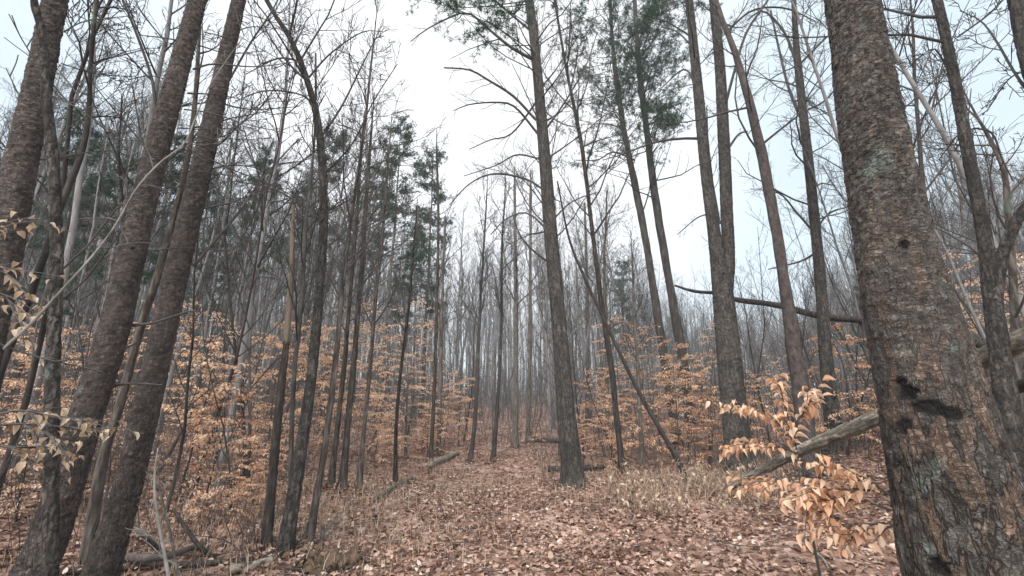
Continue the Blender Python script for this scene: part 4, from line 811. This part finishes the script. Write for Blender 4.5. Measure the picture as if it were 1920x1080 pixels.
BL = [
 (2, 425, 905, 590, 'largest rusty beech sapling, full of leaves left of the tan-topped snag'),
 (0, 385, 930, 700, 'leafy beech sapling filling the gap right of the second leaning pine'),
 (1, 450, 985, 820, 'low pale-leaved beech sapling left of the snag foot'),
 (3, 470, 950, 830, 'small bushy beech sapling touching the foot of the snag'),
 (3, 380, 990, 850, 'small low beech sapling in the dry grass at lower left'),
 (1, 330, 940, 640, 'beech sapling close behind the second leaning pine'),
 (0, 560, 880, 600, 'beech sapling directly behind the bowed tree'),
 (1, 700, 868, 740, 'wide flat-topped beech sapling behind the three dark trunks'),
 (3, 745, 862, 750, 'broad low beech sapling behind the nearer short log'),
 (3, 790, 850, 760, 'low beech sapling left of the close dark pair'),
 (4, 760, 835, 560, 'tall airy beech sapling rising behind the nearer short log'),
 (2, 830, 840, 690, 'thin beech sapling behind the close dark pair of trunks'),
 (3, 1000, 836, 790, 'low beech spray beside the dark log at the path end'),
 (0, 1120, 862, 690, 'beech sapling right behind the ridged centre tree'),
 (1, 1095, 880, 780, 'small beech sapling at the right of the ridged centre tree foot'),
 (2, 1215, 858, 690, 'beech sapling between the leaning dead pole and the slim pines'),
 (4, 1240, 845, 600, 'tallest copper beech sapling behind the two slim pines'),
 (0, 1290, 868, 660, 'beech sapling in front of the right slim pine'),
 (1, 1330, 872, 700, 'beech sapling just left of the forked tree foot'),
 (2, 1330, 850, 600, 'tall beech sapling left of and behind the forked tree'),
 (3, 1180, 872, 730, 'small beech sapling in front of the leaning dead pole'),
 (1, 1440, 850, 700, 'beech sapling between the forked tree and the reddish trunk'),
 (0, 1600, 820, 600, 'beech sapling beside the left edge of the massive plated pine'),
 (3, 1590, 850, 700, 'low beech sapling under the pale peeling log'),
 (0, 20, 900, 600, 'leafy beech sapling near the left edge behind the mossy trunk'),
 (0, 130, 860, 620, 'beech sapling seen between the mossy trunk and the leaning dark pine'),
 (1, 30, 980, 760, 'low beech sapling near the left edge of the photo'),
 (2, 250, 870, 560, 'tall beech sapling showing between the two leaning pines'),
 (0, 500, 860, 600, 'orange beech sapling rising behind the snag'),
 (2, 610, 840, 600, 'beech sapling farther back between the bowed tree and the three trunks'),
 (1, 860, 835, 700, 'thin-leaved beech sapling left of the path end'),
 (4, 1160, 850, 590, 'tall airy beech sapling left of the two slim pines'),
 (2, 1260, 862, 640, 'beech sapling with layered sprays between the feet of the slim pines'),
 (0, 1310, 880, 740, 'bushy beech sapling low in front of the forked tree'),
 (1, 1145, 880, 740, 'small beech sapling between the ridged tree and the leaning tall thin tree'),
 (2, 690, 850, 620, 'layered beech sapling behind the rightmost of the three dark trunks'),
 (4, 640, 860, 560, 'tall beech sapling behind the middle of the three dark trunks'),
 (1, 800, 858, 750, 'low flat beech sapling before the close dark pair'),
]
for i, px, py, sc, lab in BL: beech(i, px, py, sc, lab)
for k, (px, d, i, sc) in enumerate([(60, 12, 4, 1), (150, 15, 2, 1), (300, 17, 4, .9), (-40, 9, 0, 1.1), (360, 13, 2, 1), (460, 14, 4, .9), (540, 16, 4, .9), (650, 17, 4, 1), (700, 20, 2, 1.2), (1150, 18, 4, .8), (1400, 16, 4, .9), (1640, 13, 4, 1.0), (1230, 22, 4, 1), (780, 24, 4, 1), (220, 22, 4, 1), (420, 24, 4, 1), (1480, 18, 2, 1)]):
    side = ('behind the leaning pines on the left' if px < 380 else 'behind the snag and bowed tree' if px < 620 else 'behind the three dark trunks' if px < 860 else 'beyond the path end' if px < 1070 else 'behind the slim pines' if px < 1300 else 'behind the forked tree')
    sc = rng.uniform(560, 650) if px < 500 else rng.uniform(600, 690)
    beech(i, px, 0, sc, 'distant copper-leaved beech sapling ' + side, 'distant copper beech saplings ' + side, dist=d)
for k, (px, d) in enumerate([(1770, 15), (1800, 18), (1840, 16), (1900, 14), (1960, 19)]):
    beech(4 if k % 2 else 2, px, 0, rng.uniform(400, 520), 'reddish leafy beech on the rise behind the right-hand trees', 'reddish beeches on the right-hand rise', dist=d)

# near sprays of big pale leaves
def spray(name, label, lines, dist, seed, mat='pale_beech', group=None, stem=None, sz=(.055, .085), step=.045):
    rg = np.random.default_rng(seed); polys = []
    for ln in lines:
        Pb = []
        for q in ln:
            d = ray(q[0], q[1]); dd = q[2] if len(q) > 2 else dist; Pb.append(CAM + d * (dd / np.linalg.norm(d[:2])))
        polys.append(smooth_poly(Pb, np.linspace(.006, .0022, len(Pb)), 12))
    base = polys[0][0][0].copy(); base[2] = float(H(base[0], base[1]))
    r = thing(name, label, 'sapling', base, group)
    foot = [] if stem is None else [smooth_poly([base - [0, 0, .04], (base + polys[0][0][0]) / 2 + [.04, .02, 0], polys[0][0][0]], [.012, .009, .006], 10)]
    tw = []
    for P, R in polys:
        for s in range(10):
            j = rg.integers(2, 11); T = unit(P[j + 1] - P[j]) if j < 11 else unit(P[j] - P[j - 1]); sd = unit(np.cross(T, [0, 0, 1])) * (1 if s % 2 else -1)
            tw.append(limb(P[j], T + sd * .7, rg.uniform(.1, .28), .0028, .0015, 5, rg, .12, -.05))
    obj('stem', tube_mesh('stem', polys + foot + tw, M['twig'], 5, base), r)
    V, Fs = spray_leaves([(p[2:], q[2:]) for p, q in polys] + tw, rg, step, sz, .8, .9, fine=True)
    obj('foliage', mesh_np('foliage', V - base, Fs, M[mat]), r)
spray('beech_sapling', 'near pale-leaved beech sapling left of the massive plated pine, upright sprays', [[(1500, 905), (1495, 850), (1480, 790), (1462, 725)], [(1495, 850), (1450, 835), (1400, 832), (1365, 835)], [(1490, 820), (1440, 780), (1395, 765)], [(1485, 800), (1510, 770), (1520, 745)], [(1498, 890), (1450, 900), (1400, 905)]], 3.4, 21, mat='beech', stem=1, sz=(.04, .075), step=.03)
spray('beech_sapling', 'near low beech sapling with big tan leaves over the litter at lower right', [[(1680, 960), (1620, 940), (1550, 935), (1500, 950)], [(1670, 930), (1620, 895), (1570, 880), (1520, 870)], [(1660, 980), (1600, 985), (1545, 960)], [(1640, 920), (1580, 915), (1500, 910)], [(1690, 985), (1650, 990), (1600, 1000)]], 3.0, 22, mat='beech', stem=1, sz=(.04, .078), step=.026)
spray('beech_sapling', 'near beech spray with large pale leaves reaching in low at the left edge', [[(-60, 800), (40, 795), (120, 800), (195, 805)], [(-40, 790), (30, 770), (110, 780), (170, 790)], [(-40, 830), (20, 838), (100, 835)], [(60, 795), (100, 820), (120, 850)]], 3.0, 23, mat='pale_beech', stem=1, sz=(.03, .055), step=.07)
spray('beech_sapling', 'near beech twig with pale leaves at the left edge, half way up', [[(-70, 470), (-30, 440), (10, 425), (50, 415)], [(-60, 520), (-20, 500), (20, 520)], [(-60, 550), (0, 550), (30, 585)]], 2.8, 24, mat='pale_beech', stem=1, sz=(.03, .05), step=.07)

# dead leafy brush beside the forked tree
def brush(label, px, py, n, rad, hgt, seed, leaf=True):
    p = ground_hit(px, py); rg = np.random.default_rng(seed); r = thing('dead_brush', label, 'brush', p); tw = []
    for _ in range(n):
        a, q = rg.uniform(0, 6.28), rad * math.sqrt(rg.random()) * .6; s = [math.cos(a) * q * 1.6, math.sin(a) * q, 0]; s[2] = float(H(p[0] + s[0], p[1] + s[1])) - p[2] - .02
        b_ = limb(s, [math.cos(a) * .6, math.sin(a) * .6, 1], hgt * rg.uniform(.5, 1.1), .006, .003, 6, rg, .16, -.04); tw.append(b_)
        o = []; grow(o, b_[0], b_[1], rg, 0, [(3, .3, .3, .6, 45, -.05, .2, 4)]); tw += o
    obj('stem', tube_mesh('stem', tw, M['grass'] if leaf else M['twig'], 3), r)
    if leaf:
        V, Fs = spray_leaves(tw, rg, .09, (.05, .10), .9, .5); obj('foliage', mesh_np('foliage', V, Fs, M['grass'], smooth=False), r)
brush('pale dead leafy brush on the ground left of the forked tree foot', 1275, 950, 70, .9, .62, 31)
brush('pale dried brush clump in front of the log end by the forked tree', 1375, 925, 50, .6, .5, 32)
brush('tangle of dead twigs heaped at the right edge behind the curved tree', 1870, 760, 90, .9, 1.3, 33, leaf=False)
brush('second tangle of dead twigs and debris, behind the massive plated pine', 1800, 730, 110, 1.1, 1.5, 35, leaf=False)
brush('dry twigs caught along the lower end of the long pale log', 1480, 868, 40, .6, .5, 36, leaf=False)
brush('tangle of thin twigs under the upper end of the long pale log', 1610, 835, 50, .8, .7, 37, leaf=False)
brush('sparse dry twiggy brush at the foot of the tan-topped snag', 520, 1035, 30, .4, .6, 34, leaf=False)

# ------------------------------------------------------------------ the woods behind: bare trees, pines, saplings
spec_min = .0042
def bare_proto(seed, hgt=15, r=.11, spec=None, mat='farbark', start=.35):
    rg = np.random.default_rng(seed); P, R = limb([0, 0, -.3], [rg.normal(0, .03), rg.normal(0, .03), 1], hgt, r, .012, 18, rg, .035, .03)
    tw = []; grow(tw, P, R, rg, 0, spec)
    root = thing('bare_tree', 'x', 'tree', (0, 0, 0)); obj('trunk', tube_mesh('trunk', [(P, R)], M[mat], 8), root); obj('crown', tube_mesh('crown', tw, M['twig'], 3), root)
    return root
TALL = lambda c, s, a: [(c, s, .12, .26, a, .12, .11, 6), (7, .12, .3, .65, 38, .08, .15, 5), (6, .12, .3, .7, 36, .06, .17, 4)]
bare = [bare_proto(41, 15, .11, TALL(24, .35, 42)), bare_proto(42, 16, .12, TALL(20, .45, 36)), bare_proto(43, 14, .08, TALL(26, .3, 48)), bare_proto(44, 15, .13, TALL(28, .4, 50)), bare_proto(45, 13, .07, TALL(18, .5, 34)), bare_proto(46, 16, .10, TALL(22, .55, 40))]
def pine_proto(seed, hgt=15, r=.12, start=.45, blen=2.0):
    rg = np.random.default_rng(seed); P, R = limb([0, 0, -.3], [0, 0, 1], hgt, r, .015, 18, rg, .02, .04); tw, pts = [], []
    nb = 44
    for q in range(nb):
        f = start + (1 - start) * (q + rg.random()) / nb; x = f * 17; i = min(int(x), 16); t = x - i; p = P[i] * (1 - t) + P[i + 1] * t
        a = rg.uniform(0, 6.28); g = (f - start) / (1 - start); ln = blen * (1.05 - g * .8) * rg.uniform(.45, 1.15)
        b_ = limb(p, [math.cos(a), math.sin(a), .25], ln, .022, .006, 7, rg, .1, .03); tw.append(b_)
        for s in range(8):
            j = rg.integers(2, 6); c = limb(b_[0][j], unit(b_[0][j + 1] - b_[0][j]) + rg.normal(0, .6, 3) * [1, 1, .4], rg.uniform(.25, .7), .006, .004, 4, rg, .15, .06); tw.append(c)
            pts.append(np.repeat(c[0][1:], 3, axis=0) + rg.normal(0, .06, (9, 3)))
    for q in range(14):      # dead stubs below the green
        f = rg.uniform(.15, start); x = f * 17; i = int(x); a = rg.uniform(0, 6.28); tw.append(limb(P[i], [math.cos(a), math.sin(a), -.05], rg.uniform(.5, 1.5), .014, .005, 5, rg, .12, -.02))
    root = thing('pine_tree', 'x', 'pine tree', (0, 0, 0)); obj('trunk', tube_mesh('trunk', [(P, R)], M['darkbark'], 8), root); obj('crown', tube_mesh('crown', tw, M['twig'], 3), root)
    V, Fs = needles(np.concatenate(pts), rg, 11, .13, .020); obj('foliage', mesh_np('foliage', V, Fs, M['needle']), root)
    return root
pines = [pine_proto(51), pine_proto(52, 16, .13, .5, 2.3), pine_proto(53, 13, .10, .35, 1.8)]
def sap_proto(seed, hgt=5):
    rg = np.random.default_rng(seed); P, R = limb([0, 0, -.1], [rg.normal(0, .08), rg.normal(0, .08), 1], hgt, .022, .005, 12, rg, .06, .05); tw = []
    grow(tw, P, R, rg, 0, [(14, .2, .12, .3, 40, .08, .12, 5), (4, .2, .3, .6, 38, .05, .16, 4)])
    root = thing('bare_sapling', 'x', 'sapling', (0, 0, 0)); obj('stem', tube_mesh('stem', [(P, R)], M['greybark'], 5), root); obj('crown', tube_mesh('crown', tw, M['twig'], 3), root)
    return root
spec_min = .004
saps = [sap_proto(61), sap_proto(62, 6), sap_proto(63, 4)]
seen_first = set()
def put(proto, loc, rz, sc, label, group, tilt=(0, 0)):
    if id(proto) not in seen_first and proto.name not in seen_first:
        seen_first.add(proto.name); proto.location = loc; proto.rotation_euler = (tilt[0], tilt[1], rz); proto.scale = (sc,) * 3; proto['label'] = label; proto['group'] = group; return proto
    return dup(proto, loc, rz, sc, label, group, tilt)
SKY_X = [-200, 0, 250, 450, 600, 700, 820, 900, 1000, 1100, 1180, 1260, 1400, 1540, 1640, 1760, 1920, 2100]
SKY_Y = [40, 60, 110, 200, 270, 330, 390, 380, 370, 390, 430, 520, 545, 540, 420, 280, 240, 200]
def zone(px):
    for lim, nm in ((190, 'behind the edge pine and mossy trunk'), (420, 'behind the two leaning pines'), (590, 'behind the snag and bowed tree'), (720, 'behind the row of three dark trunks'), (860, 'behind the close dark pair'),
                    (1040, 'beyond the end of the path'), (1200, 'right behind the ridged centre tree'), (1330, 'behind the two slim pines'), (1540, 'behind the forked tree'), (1700, 'behind the massive plated pine')):
        if px < lim: return nm
    return 'on the rise right of the massive pine'
brg = np.random.default_rng(91); taken = []
def try_spot(px, d, gap):
    p = place(px, d)
    if any((p[0] - q[0]) ** 2 + (p[1] - q[1]) ** 2 < gap * gap for q in taken): return None
    taken.append(p); return p
rows = {}
def tall(px, d, near):
    p = try_spot(px, d, .9 if near else .7)
    if p is None: return
    ys = np.interp(px, SKY_X, SKY_Y) + brg.normal(0, 75 if px < 640 or px > 1680 else 35) + (0 if near else 25)
    dd = ray(px, ys); zt = CAM[2] + dd[2] / np.linalg.norm(dd[:2]) * d - p[2]
    zt = float(np.clip(zt, 6, 19)); k = brg.integers(0, 6)
    h0 = (15, 16, 14, 15, 13, 16)[k]
    rows.setdefault((zone(px), near), []).append((px, bare[k], p, zt / h0))
for _ in range(85):     # middle rows
    px = brg.uniform(-150, 700) if brg.random() < .45 else brg.uniform(1000, 2070)
    dmin = 9 if px < 560 else 13 if px < 720 else 15 if px < 1650 else 9
    if 1230 < px < 1640 and brg.random() < .7: continue
    tall(px, brg.uniform(dmin, 24), True)
for px, d, k, ht in ((60, 8, 4, 12), (170, 7, 2, 11), (440, 8, 2, 12), (640, 12, 2, 14), (1180, 13, 4, 11), (1720, 8, 4, 11), (1830, 9, 2, 12), (2000, 8, 4, 12)):
    p = place(px, d); taken.append(p); rows.setdefault((zone(px), True), []).append((px, bare[k], p, ht / 14 * .9))
for _ in range(250):
    px = brg.uniform(-150, 2070); d = brg.uniform(24, 60)
    if 1230 < px < 1640: d = brg.uniform(34, 62)
    tall(px, d, False)
ORD = 'first second third fourth fifth sixth seventh eighth ninth tenth eleventh twelfth thirteenth fourteenth fifteenth sixteenth seventeenth eighteenth nineteenth twentieth'.split()
for (zn, near), L in rows.items():
    L.sort(key=lambda q: q[0])
    for k, (px, pr, p, sc) in enumerate(L):
        sx = (px - 960) / 960; tilt = (brg.normal(0, .02), -sx * .03 + brg.normal(0, .025))
        if near: lab = f'{ORD[min(k, 19)]} from left of nearer bare trees {zn}'; g = 'nearer bare trees ' + zn
        else: lab = 'far slender bare grey tree ' + zn; g = 'far bare trees ' + zn
        # tilt about world axes: keep rotation small about z too, so the lean keeps its side
        put(pr, p, brg.uniform(-.6, .6) + (math.pi if brg.random() < .5 else 0) * 0, sc, lab, g, tilt)
for px, d, k, yt, lab in ((712, 19, 0, 200, 'tall green pine standing against the sky left of the clearing'), (790, 24, 2, 285, 'smaller green pine right of the tall green pine, against the sky'), (655, 30, 1, 300, 'hazy green pine left of the tall green pine'),
                          (560, 27, 2, 190, 'green pine top showing beside the bowed tree'), (410, 17, 1, 260, 'green pine half hidden behind the second leaning pine'),
                          (250, 15, 0, 220, 'green pine seen between the mossy trunk and the leaning dark pine'), (150, 13, 1, 260, 'green pine seen right of the mossy trunk'), (20, 14, 2, 150, 'green pine filling the gap at the left edge'),
                          (330, 24, 2, 300, 'distant green pine between the two leaning pines'), (1180, 40, 2, 480, 'distant green pine behind the slim pines'), (1790, 20, 2, 420, 'green pine on the rise behind the curved tree'), (1660, 26, 2, 500, 'distant pine behind the massive plated pine')):
    p = place(px, d); dd = ray(px, yt); zt = CAM[2] + dd[2] / np.linalg.norm(dd[:2]) * d - p[2]
    put(pines[k], p, brg.uniform(0, 6), float(np.clip(zt / (15, 16, 13)[k], .4, 1.4)), lab, 'green pines in the woods')
srows = {}
for _ in range(230):
    px = brg.uniform(-100, 2000); dmin = 6 if px < 500 else 10 if px < 640 else 13 if px < 1060 else 9.5
    d = dmin + brg.random() ** 1.3 * 16; p = try_spot(px, d, .35)
    if p is None: continue
    srows.setdefault(zone(px), []).append((px, saps[brg.integers(0, 3)], p, brg.uniform(.5, 1.3)))
for zn, L in srows.items():
    for px, pr, p, sc in L:
        put(pr, p, brg.uniform(0, 6), sc, 'thin bare sapling in the undergrowth ' + zn, 'thin bare saplings ' + zn, (brg.normal(0, .08), brg.normal(0, .08)))

# brushwood of the forest floor and the far-off wood: masses nobody could count
spec_min = .003
ug = np.random.default_rng(17); tw = []
for _ in range(3400):
    px = ug.uniform(-300, 2200); dmin = 5 if px < 480 else 6.8 if px < 700 else 12 if px < 1000 else 7.6
    d = dmin + ug.random() ** 1.3 * 30; p = place(px, d) - [0, 0, .03]; r = .0018 + d * .00022
    b_ = limb(p, [ug.normal(0, .3), ug.normal(0, .3), 1], ug.uniform(.4, 2.0), r, r * .5, 5, ug, .14, .03); tw.append(b_)
    for q in range(3):
        j = ug.integers(1, 4); tw.append(limb(b_[0][j], ug.normal(0, .6, 3) + [0, 0, .5], ug.uniform(.2, .7), r * .7, r * .4, 4, ug, .16, .03))
for _ in range(3000):
    px = ug.uniform(-300, 2200); d = 15 + ug.random() * 45; p = place(px, d) - [0, 0, .05]; r = .004 + d * .00028; L = ug.uniform(1.5, 6.0)
    b_ = limb(p, [ug.normal(0, .14), ug.normal(0, .14), 1], L, r, r * .5, 7, ug, .09, .04); tw.append(b_)
    for q in range(6):
        j = ug.integers(2, 6); tw.append(limb(b_[0][j], ug.normal(0, .6, 3) + [0, 0, .9], ug.uniform(.15, .3) * L, r * .6, r * .35, 4, ug, .14, .04))
tag(obj('undergrowth', tube_mesh('undergrowth', tw, M['twig'], 3)), 'thin grey brushwood covering the floor of the woods', 'undergrowth', kind='stuff')
fw = np.random.default_rng(19); tw = []
for _ in range(4200):
    px = fw.uniform(-350, 2270); d = 48 + fw.random() * 70; p = place(px, d); ys = np.interp(px, SKY_X, SKY_Y) + 70 + fw.normal(0, 35)
    dd = ray(px, ys); zt = float(np.clip(CAM[2] + dd[2] / np.linalg.norm(dd[:2]) * d - p[2], 7, 20)); r = fw.uniform(.035, .12)
    P, R = limb(p, [fw.normal(0, .03), fw.normal(0, .03), 1], zt, r, .02, 7, fw, .03, .02); tw.append((P, R))
    for q in range(12):
        j = fw.integers(2, 6); t = fw.random(); s = P[j] * (1 - t) + P[min(j + 1, 6)] * t
        tw.append(limb(s, [fw.normal(0, .6), fw.normal(0, .6), 1], fw.uniform(1, 3.5), .020, .009, 4, fw, .1, .05))
tag(obj('far_woods', tube_mesh('far_woods', tw, M['farbark'], 3)), 'far-off leafless woods closing the view behind the trees', 'woods', kind='stuff')

# leaves drifted against the feet of the trees
dr_ = np.random.default_rng(23); P_, D_, N_ = [], [], []
for bx, by, r_ in BASES:
    if by < .5 or r_ < .02: continue
    m = int(60 + 700 * r_); a = dr_.uniform(0, 6.28, m); q = r_ * 1.05 + dr_.random(m) ** 1.4 * (.12 + r_ * 1.2)
    x = bx + np.cos(a) * q; y = by + np.sin(a) * q; f = np.exp(-(q - r_) / .10)
    P_.append(np.stack([x, y, H(x, y) + .01 + (.02 + .09 * f) * dr_.random(m)], 1)); D_.append(np.stack([-np.cos(a) + dr_.normal(0, .7, m), -np.sin(a) + dr_.normal(0, .7, m), .9 * f + dr_.normal(0, .25, m)], 1))
    N_.append(np.stack([dr_.normal(0, .35, m), dr_.normal(0, .35, m), np.ones(m)], 1))
P_ = np.concatenate(P_); V, Fs = leaves_np(P_, np.concatenate(D_), np.concatenate(N_), dr_.uniform(.035, .08, len(P_)), 1.15, dr_.uniform(-.6, 1.3, len(P_)))
tag(obj('drifted_leaves', mesh_np('drifted_leaves', V, Fs, M['litter'], smooth=False)), 'brown leaves heaped round the feet of the trunks', 'leaves', kind='stuff')
log('fallen_log', 'dark broken log lying among the twigs on the bank at the right edge', [(1800, 765, 14, 7.0), (1880, 735, 20, 6.6), (1990, 700, 24, 6.2)], 'darkbark', spec=[(5, .1, .06, .14, 65, .0, .16, 5), (3, .2, .3, .6, 45, .0, .18, 4)])

# ------------------------------------------------------------------ the damp air between the trees
HAZE = 0.0020
if HAZE:
    m = bpy.data.materials.new('haze'); m.use_nodes = True; t = m.node_tree; t.nodes.clear()
    o = N(t, 'ShaderNodeOutputMaterial'); v = N(t, 'ShaderNodeVolumePrincipled'); v.inputs['Density'].default_value = HAZE; v.inputs['Color'].default_value = (.93, .96, 1, 1)
    t.links.new(v.outputs[0], o.inputs['Volume'])
    x0, x1, y0, y1, z0, z1 = -700, 700, -70, 1000, -3, 45
    V = [(x, y, z) for x in (x0, x1) for y in (y0, y1) for z in (z0, z1)]
    tag(obj('haze', mesh_np('haze', V, [np.array([[0, 1, 3, 2], [4, 6, 7, 5], [0, 4, 5, 1], [2, 3, 7, 6], [0, 2, 6, 4], [1, 5, 7, 3]])], m, smooth=False)), 'pale damp air between the trees', 'haze', kind='stuff')
